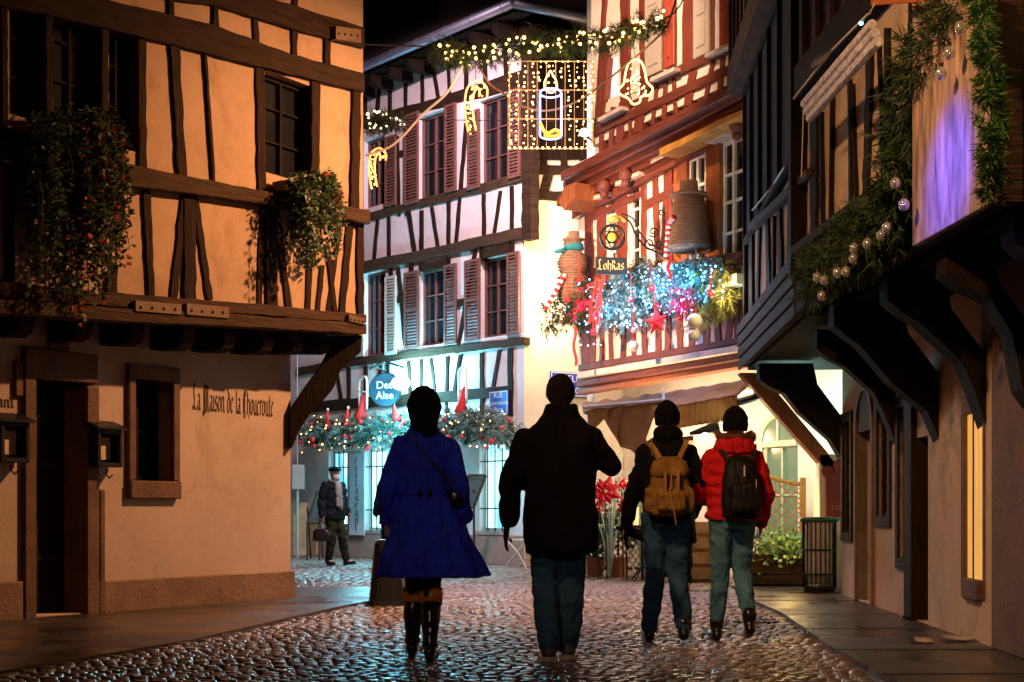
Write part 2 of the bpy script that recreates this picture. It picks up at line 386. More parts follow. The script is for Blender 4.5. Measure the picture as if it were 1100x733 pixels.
# door
mb = MB(); rbox(A0, dw[0]-.13, dw[0], 0, dw[3], -.3, .05, mb); rbox(A0, dw[1]-.09, dw[1]+.06, 0, dw[3]-.02, -.3, .05, mb)
rbox(A0, dw[0]-.13, dw[1]+.04, dw[3], dw[3]+.27, -.3, .055, mb); rbox(A0, dw[0]-.22, dw[0]-.131, 1.95, 2.25, -.1, .04, mb); rbox(A0, dw[1]+.061, dw[1]+.13, 0, 1.15, -.1, .05, mb)
door = mb.build('door_surround', STONE, hA, bevel=.012)
mb = MB(); rbox(A0, dw[0], dw[1]-.09, .02, dw[3], -.34, -.28, mb)
for k in range(5): a = dw[0]+.03+k*.19; rbox(A0, a, a+.15, .08, dw[3]-.06, -.279, -.262, mb)
dr = mb.build('door', DKB, hA)
for z in (.5, 1.35, 1.9): rbox(A0, dw[0]+.01, dw[0]+.5, z, z+.05, -.262, -.25).build('hinge', IRON, dr)
# ground window
mb = MB(); s0, s1, z0, z1 = ww
rbox(A0, s0-.09, s0, z0, z1, -.2, .05, mb); rbox(A0, s1, s1+.09, z0, z1, -.2, .05, mb); rbox(A0, s0-.09, s1+.09, z1, z1+.14, -.2, .055, mb); rbox(A0, s0-.09, s1+.09, z0-.17, z0, -.2, .07, mb)
ws = mb.build('window_surround', STONE, hA, bevel=.01)
window(hA, A0, ww, DKB, GLASS, 2, (.5,), -.26, .05)
mb = MB(); rbox(A0, s0+.45, s1, z0+.02, z1-.02, -.2, -.165, mb); mb.build('shutter', DKB, hA)
for i, rc in enumerate(wu):
    window(hA, A1, rc, DKB, GLASS, 2, (.35, .68), -.16, .05)
# upper beams
T = lambda pts, m=OAKH, o1=.035, name='beam': timber(hA, A1, pts, m, o1, name=name)
T([(-60, -100), (189, -32), (324, 8), (392, 30), (392, 52), (313, 31), (236, 7), (189, 0), (-60, -40)], o1=.06)
T([(-60, -40), (118, 0), (232, 27), (313, 58), (392, 79), (392, 99), (276, 71), (118, 31), (-60, -8)], o1=.07)
T([(-60, 138), (0, 148), (158, 180), (276, 204), (398, 226), (398, 241), (295, 221), (206, 208), (147, 201), (0, 174), (-60, 164)], OAKL, .10, 'rail_beam')
T([(-60, 290), (0, 303), (140, 316), (270, 326), (394, 338), (394, 347), (270, 338), (140, 331), (0, 320), (-60, 308)], OAKL, .08, 'sill_beam')
T([(-60, 309), (0, 321), (140, 332), (270, 339), (394, 348), (394, 359), (270, 352), (140, 346), (0, 337), (-60, 326)], OAKL, .11, 'sill_beam')
for x in (184, 232, 275, 352): post(hA, A1, x, [0, 0, 22, 30][[184, 232, 275, 352].index(x)]-8, x+1, [22, 38, 52, 74][[184, 232, 275, 352].index(x)], 6, OAKV)
post(hA, A1, 318, -10, 317, 62, 6, OAKV)
for a in ((53, 0, 54, 160, 8), (113, 8, 114, 172, 8), (153, 30, 154, 186, 9), (5, -10, 6, 150, 7), (188, 42, 197, 200, 10), (221, 54, 231, 203, 3.4), (280, 68, 282, 206, 9), (340, 84, 339, 216, 9), (384, 96, 382, 226, 9)): post(hA, A1, *a, OAKV)
for a in ((11, 172, 11, 310, 10), (120, 200, 121, 326, 12), (158, 203, 163, 320, 8), (204, 208, 205, 322, 13), (291, 222, 293, 332, 13)): post(hA, A1, *a, OAKV)
for a in ((199, 208, 187, 322, 8), (209, 208, 226, 322, 7), (283, 221, 279, 330, 6), (297, 221, 311, 332, 7), (366, 238, 353, 336, 5), (334, 262, 331, 334, 6), (347, 285, 342, 334, 5), (352, 262, 361, 336, 5)): post(hA, A1, *a, OAKV, name='brace', o1=.02)
for a in ((377, 236, 368, 340, 7), (388, 236, 388, 345, 7)): post(hA, A1, *a, OAKV)
for x0, x1, y0, y1 in ((146, 195, 323, 334), (201, 246, 326, 338), (361, 388, 28, 42), (375, 392, 338, 345)):
    mb = poly_mb(A1, [(x0, y0), (x1, y0+4), (x1, y1+4), (x0, y1)], .125, .05)
    for k in range(4):
        p = A1.P(x0+(x1-x0)*(k+.5)/4, (y0+y1)/2+1+3*(k+.5)/4, .13); mb.ball(p, .014, 6, 4)
    mb.build('steel_plate', STEEL, hA)
# joist ends under the jetty
for px, yb in ((-30, 352), (30, 361), (93, 366), (149, 371), (203, 376), (247, 378), (289, 380), (322, 380), (352, 380)):
    s = A1.s_of(px, -.06); zb = A1.sz(px, yb, -.06)[1]; zt = 2.86
    sprism(A1, s-.08, s+.08, [(-.8, zt), (-.8, zb+.04), (-.2, zb), (-.10, zb+.03), (-.06, zb+.1), (-.06, zt-.15 if px > 100 else zt-.2), (-.13, zt-.12), (-.13, zt)]).build('joist', OAKV, hA, bevel=.008)
# corner brace
BR = Plane(-2.36, 15.2, 1, .23)
poly_mb(BR, [(310, 483), (311, 440), (330, 412), (345, 392), (352, 378), (352, 362), (389, 360), (388, 378), (378, 386), (366, 398), (358, 418), (346, 432), (334, 444), (322, 462), (314, 481)], .11, -.11).build('corner_brace', DKB, hA, bevel=.01)

# ================================================================ HOUSE B (white, brown shutters)
B0 = Plane(.207, 23.85, -.85, 1)
hB = thing('timbered_house', 'white half-timbered house with brown louvred shutters behind the street lights', 'house', (-1.5, 26.5, 0))
def BP(px): return B0.s_of(px)
EB = BP(563)
lit = [(353, 373, 484, 566), (392, 415, 482, 570), (515, 546, 474, 571)]
dark1 = [(391, 414, 292, 382), (450, 477, 288, 371), (516, 545, 276, 362)]
dark2 = [(391, 413, 148, 222), (449, 478, 122, 212), (515, 546, 104, 198)]
opsB = [B0.rect(*r) for r in lit+dark1+dark2]
wall_mb(B0, EB, 11, -.05, 9.35, opsB, .3).build('front_wall', PLB, hB)
BS = Plane(.207, 23.85, 1, .62)      # gable side turning back behind the red house
wall_mb(BS, 0.0, 6, -.05, 9.3, [], .28).build('side_wall', PLS, hB)
# roof with overhang
n = Vector((B0.nx, B0.ny, 0))
mb = MB(); sprism(B0, EB-.5, 11.5, [(.62, 9.30), (.62, 9.38), (-4, 13.5), (-8.5, 9.4), (-8.5, 9.3)], mb)
mb.build('roof', TILE, hB)
sprism(B0, EB-.4, 11.4, [(.55, 9.22), (.55, 9.27), (-.2, 9.42), (-.2, 9.36)]).build('eaves_board', DKB, hB)
for k in range(16):
    s = EB+.1+k*.62; sprism(B0, s, s+.13, [(-.1, 9.0), (-.1, 9.25), (.52, 9.2), (.52, 9.05), (.4, 9.0)]).build('rafter', DKB, hB)
mb = MB(); mb.tube([B0.W(EB-.5, 9.32, .68), B0.W(11.4, 9.30, .68)], .085, 12)
for k in range(14): mb.tube([B0.W(EB-.3+k*.8, 9.32, .68), B0.W(EB-.28+k*.8, 9.32, .68)], .095, 12)
mb.tube([B0.W(EB-.5, 9.32, .68), BS.W(2.8, 9.32, .68)], .085, 12)
mb.build('gutter', ZINC, hB, smooth=True)
sprism(BS, -.3, 6, [(.62, 9.30), (.62, 9.38), (-2.5, 11.5), (-2.5, 9.3)]).build('roof', TILE, hB)
U = lambda pts, m=OAKH, o1=.035, name='beam': timber(hB, B0, pts, m, o1, name=name)
U([(318, 108), (389, 84), (563, 24), (563, 38), (389, 95), (318, 119)])
U([(318, 149), (392, 127), (484, 100), (563, 74), (563, 93), (484, 112), (392, 137), (318, 159)])
U([(318, 252), (390, 230), (563, 185), (563, 194), (390, 239), (318, 261)], OAKL)
U([(318, 298), (394, 280), (491, 260), (571, 241), (571, 254), (491, 271), (394, 292), (318, 310)], OAKL, .07)
U([(318, 395), (380, 384), (563, 362), (563, 370), (380, 393), (318, 404)], OAKL)
U([(318, 434), (346, 431), (549, 414), (549, 426), (346, 442), (318, 445)], OAKH)
for a in ((391, 95, 392, 127, 3), (407, 90, 404, 125, 3), (418, 86, 418, 120, 3), (435, 80, 435, 116, 3), (453, 74, 453, 110, 3), (464, 70, 470, 106, 3), (481, 64, 482, 101, 3), (500, 58, 500, 96, 4), (520, 50, 521, 90, 4), (542, 43, 543, 84, 4)): post(hB, B0, *a, OAKV)
for a in ((405, 236, 401, 280, 3), (417, 233, 417, 278, 3), (435, 140, 436, 232, 3.4), (437, 222, 445, 273, 3.6), (452, 226, 452, 271, 3.6), (463, 222, 470, 268, 3.2), (481, 115, 481, 266, 3.6), (502, 112, 489, 262, 3.6), (519, 208, 519, 256, 3.8), (537, 205, 530, 252, 3.4), (549, 200, 549, 250, 4), (426, 146, 428, 232, 3)): post(hB, B0, *a, OAKV)
for a in ((427, 288, 436, 386, 3.6), (418, 286, 420, 300, 3.4), (441, 283, 441, 300, 4), (452, 282, 452, 292, 5), (481, 276, 481, 300, 4), (510, 268, 490, 380, 3.6), (517, 266, 517, 280, 5), (549, 260, 549, 280, 5)): post(hB, B0, *a, OAKV)
for a in ((361, 396, 367, 436, 3), (374, 395, 374, 434, 3), (392, 393, 392, 432, 3.2), (408, 391, 405, 431, 3.2), (416, 390, 416, 430, 3.2), (438, 388, 440, 428, 3.6), (452, 386, 452, 427, 3.6), (462, 385, 467, 426, 3.4), (480, 383, 479, 424, 3.6), (494, 381, 487, 422, 3.6), (517, 379, 517, 470, 4), (536, 376, 529, 418, 4), (547.5, 374, 547.5, 447, 5), (374, 440, 374, 480, 3), (385, 440, 385, 478, 3), (479, 430, 479, 470, 3)): post(hB, B0, *a, OAKV)
U([(425, 319), (436, 317), (436, 324), (425, 326)]); U([(489, 322), (500, 320), (500, 328), (489, 330)]); U([(425, 163), (436, 160), (436, 167), (425, 170)])
U([(453, 284), (478, 279), (478, 287), (453, 292)], OAKH, .045); U([(518, 268), (545, 262), (545, 272), (518, 278)], OAKH, .045)
U([(560, 30), (571, 27), (571, 256), (560, 258)], OAKH, .08, 'corner_post')
for r in dark1+dark2: window(hB, B0, B0.rect(*r), SHUT, GLASS, 2, (.33, .66), -.15, .05)
CYAN = glow('cyan_lit_room', (.30, .86, 1.0), 1.7, True)
t_ = CYAN.node_tree; b_ = t_.nodes['Principled BSDF']; n_ = t_.nodes.new('ShaderNodeTexNoise'); n_.inputs['Scale'].default_value = 1.6; n_.inputs['Detail'].default_value = 3
m_ = t_.nodes.new('ShaderNodeMapping'); m_.inputs['Scale'].default_value = (3, 3, .5); c_ = t_.nodes.new('ShaderNodeTexCoord'); r_ = t_.nodes.new('ShaderNodeValToRGB')
r_.color_ramp.elements[0].position = .38; r_.color_ramp.elements[0].color = (.04, .30, .42, 1); r_.color_ramp.elements[1].position = .55; r_.color_ramp.elements[1].color = (.42, .95, 1, 1)
t_.links.new(c_.outputs['Object'], m_.inputs[0]); t_.links.new(m_.outputs[0], n_.inputs[0]); t_.links.new(n_.outputs['Fac'], r_.inputs[0]); t_.links.new(r_.outputs[0], b_.inputs['Emission Color'])
for r in lit:
    wi = window(hB, B0, B0.rect(*r), WHT, CYAN, 1, (), -.16, .06)
    s0, s1, z0, z1 = B0.rect(*r); mb = MB()
    for k in range(1, 4): mb.tube([B0.W(s0+(s1-s0)*k/4, z0, -.03), B0.W(s0+(s1-s0)*k/4, z1, -.03)], .012, 6)
    for z in (z0+.4, z1-.35): mb.tube([B0.W(s0, z, -.03), B0.W(s1, z, -.03)], .012, 6)
    mb.build('window_bars', IRON, wi)
    rbox(B0, s0-.05, s1+.05, z0-.06, z0, -.1, .06).build('window_sill', mat('pink_stone', (.5, .32, .27), .8), wi)
for a in ((434.5, 449.5, 122, 219), (478, 490, 112, 206), (502.5, 515, 119, 203), (546, 559, 96, 191), (414, 425.5, 146, 221)): shutter(hB, B0, *a, SHUT)
for a in ((434.5, 450, 292, 375), (477.5, 490.5, 284, 370), (499.5, 515.5, 279, 366), (545, 558, 271, 360), (414, 425.5, 297, 381), (381, 391, 297, 383)): shutter(hB, B0, *a, SHUT if a[0] in (434.5, 499.5) else SHUL if a[0] in (414, 381) else SHUT)
DADO = mat('pink_dado', (.42, .25, .20), .85, noise=.12, bump=.3)
rbox(B0, EB+.0, BP(345), 0, .52, 0, .05).build('dado', DADO, hB, bevel=.01)
PIER = mat('ochre_stone', (.45, .28, .15), .85, noise=.3, bump=.5, bscale=20)
rbox(B0, BP(343), BP(322), 0, .95, 0, .07).build('corner_stone', PIER, hB, bevel=.015)
rbox(BS, .02, 2.4, 0, 1.9, 0, .04).build('dado', PIER, hB)
# side wall beams
for pts in ([(572, 205), (622, 205), (622, 216), (572, 215)], [(571, 178), (622, 178), (622, 187), (571, 188)], [(585, 187), (595, 187), (590, 206), (580, 206)]):
    timber(hB, BS, pts, OAKH, .04)
for x0, x1 in ((588, 612), (540, 555)):
    pass
for a in ((571, 30, 640, 12), (571, 62, 640, 40)):
    timber(hB, BS, [(a[0], a[1]-6), (a[2], a[3]+8), (a[2], a[3]+24), (a[0], a[1]+10)], DKB, .03)
timber(hB, BS, [(572, 44), (640, 22), (640, 172), (572, 172)], DKB, .02, name='gable_shade_panel')  # dark panel stands in for the shade on the upper gable wall
for x in (584, 606, 626): timber(hB, BS, [(x-3, 20), (x+4, 20), (x+4, 180), (x-3, 180)], OAKV, .03, name='post')
# neighbour house behind the corner brace
hN = thing('timbered_house', 'orange-lit narrow half-timbered house glimpsed past the carved corner brace', 'house', (-5.6, 31, 0))
N0 = Plane(-5.2, 32.0, 1, .15)
wall_mb(N0, -4, 1.0, -.05, 9, [], .3).build('front_wall', PLC, hN)
for a in ((322, 300, 322, 600, 3), (335, 300, 335, 480, 3), (345, 300, 345, 430, 3)): post(hN, N0, *a, REDO)
sprism(N0, -4.2, 1.2, [(.4, 8.9), (.4, 9), (-3, 12), (-6, 9), (-6, 8.9)]).build('roof', TILE, hN)

# ================================================================ HOUSE C (red timber, blue garland)
C0 = Plane(3.06, 18, -.52, 1)
hC = thing('timbered_house', 'red and white half-timbered house with carved cornice above the blue garland', 'house', (2.2, 20.5, 0))
CS = lambda px, off=0: C0.s_of(px, off)
sa, sb = CS(812), CS(621)
w1 = [(652, 661.5, 206, 292), (675, 687, 198, 292), (723, 757, 166, 284), (773, 798, 148, 282)]
ops = [C0.rect(*r) for r in w1]
wall_mb(C0, sa-.3, sb, 3.05, 6.4, ops, .25).build('front_wall', PLC, hC)
CO = .32
w2 = [(649, 665, 58, 112), (667, 690, -10, 94), (730, 742, -10, 66), (727, 733, -10, 66)]
w2 = [(649, 664, 58, 108), (692, 700, -10, 80), (730, 737, -20, 62)]
wall_mb(C0, sa-.3, CS(634, CO)-0.0, 6.3, 10.5, [C0.rect(*r, CO) for r in w2[:1]], .25)
wc = wall_mb(Plane(C0.x+C0.nx*CO, C0.y+C0.ny*CO, C0.dx, C0.dy), sa-.3, CS(635, CO), 6.4, 10.6, [C0.rect(*w2[0], CO)], .25); wc.build('upper_wall', PLC, hC)
CE = Plane(*C0.W(sb, 0)[:2], 1, .52)
rbox(CE, .34, 5, 0, 10.6, -.3, -.05).build('end_wall', PLC, hC)
sprism(C0, sa-.5, sb+.3, [(CO+.5, 10.5), (CO+.5, 10.6), (-2.5, 14), (-5, 10.6), (-5, 10.5)]).build('roof', TILE, hC)
C2 = Plane(C0.x+C0.nx*CO, C0.y+C0.ny*CO, C0.dx, C0.dy)
V = lambda pts, m=REDH, o1=.035, name='beam', pl=C0: timber(hC, pl, pts, m, o1, name=name)
# carved cornice: stacked mouldings
for pts, o in (([(602, 185), (812, 77), (812, 88), (602, 195)], .50), ([(604, 196), (812, 89), (812, 98), (605, 204)], .40), ([(606, 205), (812, 99), (812, 108), (608, 213)], .30), ([(610, 214), (812, 109), (812, 118), (612, 221)], .20)):
    poly_mb(C0, pts, o, -.1).build('cornice_moulding', REDH, hC, bevel=.012)
V([(614, 222), (690, 182), (690, 196), (614, 236)], REDH, .12); V([(690, 182), (812, 119), (812, 128), (690, 196)], REDH, .1)
V([(708, 160), (803, 114), (803, 121), (708, 168)], mat('gilded_wood', (.55, .25, .05), .5, noise=.3), .42, 'dentil_moulding')
for x, y in ((649, 200), (672, 188), (792, 135), (625, 212)):
    p = C0.P(x, y, .25); mb = MB(); mb.ball(p, .11, 8, 6); mb.ball(p+Vector((0, 0, -.13)), .07, 8, 6); mb.build('carved_corbel', REDH, hC, smooth=True)
V([(598, 222), (607, 200), (618, 196), (616, 214), (606, 226), (598, 216)], REDO, .55, 'scroll_bracket')
# first floor posts
for a in ((632, 216, 632, 400, 9, REDV), (645, 210, 645, 300, 9, REDV), (667, 200, 667, 300, 11, REDV), (690.5, 180, 690.5, 300, 5, REDV), (702, 175, 706, 290, 5, REDV), (716, 168, 711, 290, 5, REDV), (719, 168, 719, 285, 4, REDV), (765, 150, 765, 285, 14, REDO), (803, 128, 803, 330, 10, REDO)):
    post(hC, C0, *a[:5], a[5])
V([(692, 216), (722, 200), (722, 210), (692, 226)]); V([(636, 230), (692, 203), (692, 209), (636, 237)])
V([(723, 172), (737, 164), (737, 290), (723, 294)], REDO, .02, 'reveal_board')
for (x0, x1, y0, y1), nx in zip(w1, (1, 1, 2, 2)):
    rc = C0.rect(x0 if x0 != 723 else 737, x1, y0, y1)
    window(hC, C0, rc, WHT, GLASS, nx, (.25, .5, .72), -.09, .06, .05)
for x0, x1, y0, y1 in ((628, 652, 214, 206), (661, 686, 196, 184), (699, 722, 172, 160), (757, 788, 150, 134)):
    poly_mb(C0, [(x0, y0), (x1, y1), (x1, y1+4), (x0, y0+4)], .2, -.05).build('window_hood', mat('pale_ledge', (.7, .55, .45), .6), hC)
# balustrade timbers under the sill
sillx = [(628, 8), (636, 4), (645, 4), (656, 4), (668, 5), (680, 4), (692, 5), (706, 5), (716, 6), (730, 6), (742, 6), (758, 6), (771, 6), (790, 5)]
for i, (x, w_) in enumerate(sillx):
    yb = 400-(x-621)*.156; ln = (-3, 2, 3, -2, 4, -1, -3, 0, 4, -2, 2, 3, -4, 2)[i]
    post(hC, C0, x+ln, 288, x, yb-6, w_, REDV)
post(hC, C0, 797, 300, 801, 368, 8, REDO); post(hC, C0, 790, 300, 780, 372, 6, REDO, name='brace')
V([(621, 300), (809, 268), (809, 280), (621, 312)], REDH, .1)
V([(621, 392), (809, 360), (809, 367), (621, 399)], REDH, .06)
poly_mb(C0, [(620, 400), (809, 368), (809, 375), (620, 407)], .26, -.1).build('ledge', mat('white_ledge', (.72, .6, .52), .5, noise=.2), hC, bevel=.01)
poly_mb(C0, [(619, 408), (809, 376), (809, 384), (619, 416)], .17, -.1).build('ledge', REDH, hC, bevel=.01)
poly_mb(C0, [(620, 416), (809, 384), (809, 392), (620, 424)], .08, -.1).build('ledge', REDO, hC, bevel=.01)
# second floor
V([(636, 137), (812, 56), (812, 66), (636, 147)], REDH, .05, pl=C2)
V([(690, 88), (812, 33), (812, 43), (690, 98)], REDH, .06, pl=C2); V([(636, 128), (690, 103), (690, 109), (636, 134)], REDH, .05, pl=C2)
for a in ((646, 125, 645, 165, 4), (658, 115, 655, 160, 4.5), (668, 110, 664, 154, 7), (675, 104, 676, 148, 3), (692, 96, 684, 142, 9), (705, 90, 700, 134, 3.6), (714, 86, 712, 128, 3.6), (723, 84, 725, 122, 3.6), (744, 76, 738, 114, 8), (765, 65, 757, 106, 3.6), (776, 60, 772, 102, 4.6), (784, 56, 787, 97, 3.6), (803, 46, 798, 90, 4.5)): post(hC, C2, *a, REDV)
for a in ((671, -30, 671, 112, 10), (690, -30, 691, 96, 8), (739, -30, 738, 72, 11), (764, -30, 764, 60, 4), (798, -30, 801, 40, 6)): post(hC, C2, *a, REDV)
post(hC, C2, 650, -30, 641, 130, 5, REDV, name='brace'); post(hC, C2, 652, 40, 646, 128, 4, REDV)
V([(652, 40), (690, 20), (690, 28), (652, 48)], REDH, .05, pl=C2)
window(hC, C2, C2.rect(*w2[0]), WHT, glow('white_lit_curtain', (1, .85, .8), .9), 1, (), -.08, .05)
for r, m in (((693, 710, -20, 80), SHUL), ((745, 762, -20, 60), SHUL), ((713, 724, -20, 72), SHUR), ((773, 788, -20, 50), SHUR)):
    x0, x1, y0, y1 = r; s0, s1, z0, z1 = C2.rect(*r, .06); mb = MB(); rbox(C2, s0, s1, z0, z1, .03, .07, mb)
    for k in range(6):
        zz = z0+.12+k*.42; rbox(C2, s0+.08, s1-.08, zz, zz+.3, .071, .085, mb)
    mb.build('shutter', m, hC, bevel=.006)
for x0, x1, y0, y1 in ((698, 724, 84, 72), (757, 790, 58, 43), (642, 667, 127, 114)):
    poly_mb(C2, [(x0, y0), (x1, y1), (x1, y1+4), (x0, y0+4)], .16, -.02).build('window_sill', mat('pale_ledge', (.7, .55, .45), .6), hC)
# ground floor, set back
CG = Plane(C0.x-C0.nx*.85, C0.y-C0.ny*.85, C0.dx, C0.dy)
aw = CG.rect(818, 857, 476, 600)
PLW = mat('limewash', (.80, .78, .70), .9, noise=.08, nscale=3, bump=.3)
wall_mb(CG, sa-2.6, sb, -.05, 3.05, [aw, CG.rect(700, 745, 470, 600)], .3).build('ground_wall', PLW, hC)
rbox(C0, sa-.3, sb, 2.98, 3.06, -.9, -.02).build('jetty_soffit', REDH, hC)
# arched window with fan light
s0, s1, z0, z1 = aw; cs = (s0+s1)/2; rr = (s1-s0)/2
mb = MB()
for k in range(16):
    a0, a1 = math.pi*k/16, math.pi*(k+1)/16
    mb.hexa([CG.W(cs+rr*1.05*math.cos(a0), z1+rr*1.05*math.sin(a0), .03), CG.W(cs+rr*.88*math.cos(a0), z1+rr*.88*math.sin(a0), .03), CG.W(cs+rr*.88*math.cos(a1), z1+rr*.88*math.sin(a1), .03), CG.W(cs+rr*1.05*math.cos(a1), z1+rr*1.05*math.sin(a1), .03)],
            [CG.W(cs+rr*1.05*math.cos(a0), z1+rr*1.05*math.sin(a0), -.04), CG.W(cs+rr*.88*math.cos(a0), z1+rr*.88*math.sin(a0), -.04), CG.W(cs+rr*.88*math.cos(a1), z1+rr*.88*math.sin(a1), -.04), CG.W(cs+rr*1.05*math.cos(a1), z1+rr*1.05*math.sin(a1), -.04)])
rbox(CG, cs-.02, cs+.02, z1, z1+rr*.9, -.01, .035, mb); rbox(CG, s0, s1, z1-.05, z1+.03, -.02, .04, mb)
fan = mb.build('arched_frame', mat('sage_paint', (.45, .5, .38), .6), hC)
mb = MB(); pts = [(cs+rr*.95*math.cos(math.pi*k/16), z1+rr*.95*math.sin(math.pi*k/16)) for k in range(17)]
mb.hexa([CG.W(a, b, .004) for a, b in pts], [CG.W(a, b, .016) for a, b in pts]); mb.build('pane', mat('green_glass', (.10, .14, .10), .15, emit=(.3, .6, .35), estr=.15), fan)
window(hC, CG, aw, mat('sage_paint', (.45, .5, .38), .6), mat('green_glass', (.1, .14, .1), .15), 2, (.55,), -.1, .06)
window(hC, CG, CG.rect(700, 745, 470, 600), DKB, mat('warm_room', (.4, .25, .15), .9, emit=(1, .5, .2), estr=.35), 2, (.5,), -.1, .06)

# ================================================================ HOUSE D (dark, right of the lane)
DG = Plane(3.69, 15.6, .06, 1); D1 = Plane(2.86, 17, .06, 1); D2 = Plane(2.5, 12, -.047, 1)
hD = thing('timbered_house', 'dark jettied half-timbered house on carved brackets with an arched doorway', 'house', (3.9, 11, 0))
dops = dict(slit=(907, 914.6, 453, 572), arch=(921.5, 938, 462, 640), mid=(944, 955.5, 437, 555), tall=(966.6, 977, 437, 600), door=(978, 997, 470, 652), lit=(1040, 1056, 444, 622))
dr_ = {k: DG.rect(*v) for k, v in dops.items()}
dr_['arch'] = (*dr_['arch'][:2], 0.02, dr_['arch'][3]); dr_['door'] = (*dr_['door'][:2], .02, dr_['door'][3])
wall_mb(DG, DG.s_of(1240), 0, -.05, 2.68, list(dr_.values()), .4).build('ground_wall', PLD, hD)
rbox(DG, -.3, -.02, 0, 2.68, -6, -.41).build('end_wall', PLD, hD)
# arch head: dark stone arch built proud of the wall
def archhead(h, pl, rc, m, rise=1.5, lab='door_arch'):
    s0, s1, z0, z1 = rc; cs, rr = (s0+s1)/2, (s1-s0)/2; mb = MB()
    pts = [(cs+rr*math.cos(math.pi*k/14), z1-.01+rr*rise*math.sin(math.pi*k/14)) for k in range(15)]
    mb.hexa([pl.W(a, b, -.2) for a, b in pts], [pl.W(a, b, .006) for a, b in pts]); mb.build('door_head', DKB, h)
    mb = MB()
    for k in range(14):
        a0, a1 = math.pi*k/14, math.pi*(k+1)/14; q = lambda a, f: (cs+rr*f*math.cos(a), z1+rr*rise*f*math.sin(a))
        l = [q(a0, 1), q(a0, 1.16), q(a1, 1.16), q(a1, 1)]
        mb.hexa([pl.W(*p, -.1) for p in l], [pl.W(*p, .03) for p in l])
    for a, b in ((s0-rr*.16, s0), (s1, s1+rr*.16)): rbox(pl, a, b, 0, z1, -.1, .03, mb)
    mb.build(lab, PLINTH, h)
archhead(hD, DG, dr_['arch'], DKB, 1.0)
rbox(DG, dr_['arch'][0], dr_['arch'][1], 0, dr_['arch'][3], -.3, -.24).build('door', DKB, hD)
rbox(DG, dr_['door'][0], dr_['door'][1], 0, dr_['door'][3], -.3, -.2).build('door', DKB, hD)
rbox(DG, dr_['door'][1]-.25, dr_['door'][1]+.05, 0, 2.3, -.1, .05).build('door_post', OAKV, hD, bevel=.01)
for k in ('slit', 'mid', 'tall'):
    s0, s1, z0, z1 = dr_[k]; window(hD, DG, dr_[k], DKB, GLASS, 1, (.3, .6), -.08, .05)
    mb = MB(); rbox(DG, s0-.1, s0, z0-.1, z1+.1, -.1, .025, mb); rbox(DG, s1, s1+.1, z0-.1, z1+.1, -.1, .025, mb); rbox(DG, s0, s1, z0-.1, z0, -.1, .03, mb); rbox(DG, s0, s1, z1, z1+.1, -.1, .025, mb)
    mb.build('window_surround', OAKH, hD)
s0, s1, z0, z1 = dr_['lit']; mb = MB()
rbox(DG, s0-.07, s0, z0-.15, z1+.15, -.2, .008, mb); rbox(DG, s1, s1+.10, z0-.15, z1+.15, -.2, .03, mb); rbox(DG, s0, s1, z0-.15, z0, -.2, .05, mb); rbox(DG, s0, s1, z1, z1+.15, -.2, .03, mb)
mb.build('window_surround', STONE, hD, bevel=.01)
lw = window(hD, DG, dr_['lit'], OAKH, GLASS, 1, (), -.08, .03)
am = mat('amber_curtain', (.7, .42, .14), .8, noise=.5, nscale=3, stretch=(6, 6, .5), emit=(1, .48, .10), estr=.45)
rbox(DG, s0, s1, z0, z1, -.028, .004).build('curtain', am, lw)
rbox(DG, s0+.22, s0+.235, z0, z1, .004, .012).build('glazing_bar', DKB, lw)
rbox(DG, DG.s_of(1240), DG.s_of(1069), 0, 2.6, 0, .03).build('stone_pier', STONE, hD, bevel=.02)
# upper walls
zt = 4.45
dD = D1.s_of(866)
rbox(D1, dD, 0, 2.7, 3.2, -.1, .08).build('jetty_boards', OAKL, hD)
for k in range(4): rbox(D1, dD, .02, 2.66+k*.14, 2.78+k*.14, .081, .105+.006*k).build('board', OAKL, hD, bevel=.006)
wall_mb(D1, dD-.3, 0, 3.2, 9.5, [D1.rect(815, 858, 118, 212)], .22).build('upper_wall', PLD, hD)
rbox(D1, -.25, -.02, 2.7, 9.5, -5, -.22).build('end_wall', PLD, hD)
sl = D1.rect(815, 858, 118, 212)
window(hD, D1, (dD-.2, -.15, 4.15, 6.0), DKB, BLACKIN, 6, (), .02, .06)
for y0, y1, h_ in ((240, 181, 8), (262, 206, 0)):
    if h_: timber(hD, D1, [(804, y0), (866, y1), (866, y1+10), (804, y0+8)], OAKL, .09)
for a in ((806, 250, 806, 345, 5), (815, 245, 812, 340, 3.4), (823, 235, 825, 330, 5), (836, 225, 838, 320, 5), (847, 215, 845, 310, 4), (857, 208, 859, 300, 5), (830, 232, 829, 326, 2.4)): post(hD, D1, *a[:4], a[4]*.55, DKB, wb=a[4]*.8)
rbox(D1, dD-.05, dD+.12, 3.0, 9, -.1, .14).build('post', DKB, hD)
rbox(D1, -.16, .0, 3.2, 6.3, -.1, .05).build('post', DKB, hD)
# second floor jetty of the far bay
sprism(D1, dD-.5, .25, [(.22, 6.1), (.22, 6.4), (-.1, 6.4), (-.1, 6.05)]).build('jetty_beam', OAKL, hD, bevel=.015)
D3 = Plane(D1.x+D1.nx*.18, D1.y+D1.ny*.18, D1.dx, D1.dy)
rbox(D3, dD-.5, .2, 6.4, 9.5, -.1, .0).build('upper_wall', PLD, hD)
for k in range(7): s = .1-k*.45; rbox(D3, s-.07, s+.07, 6.4, 9.5, -.05, .03).build('post', DKB, hD)
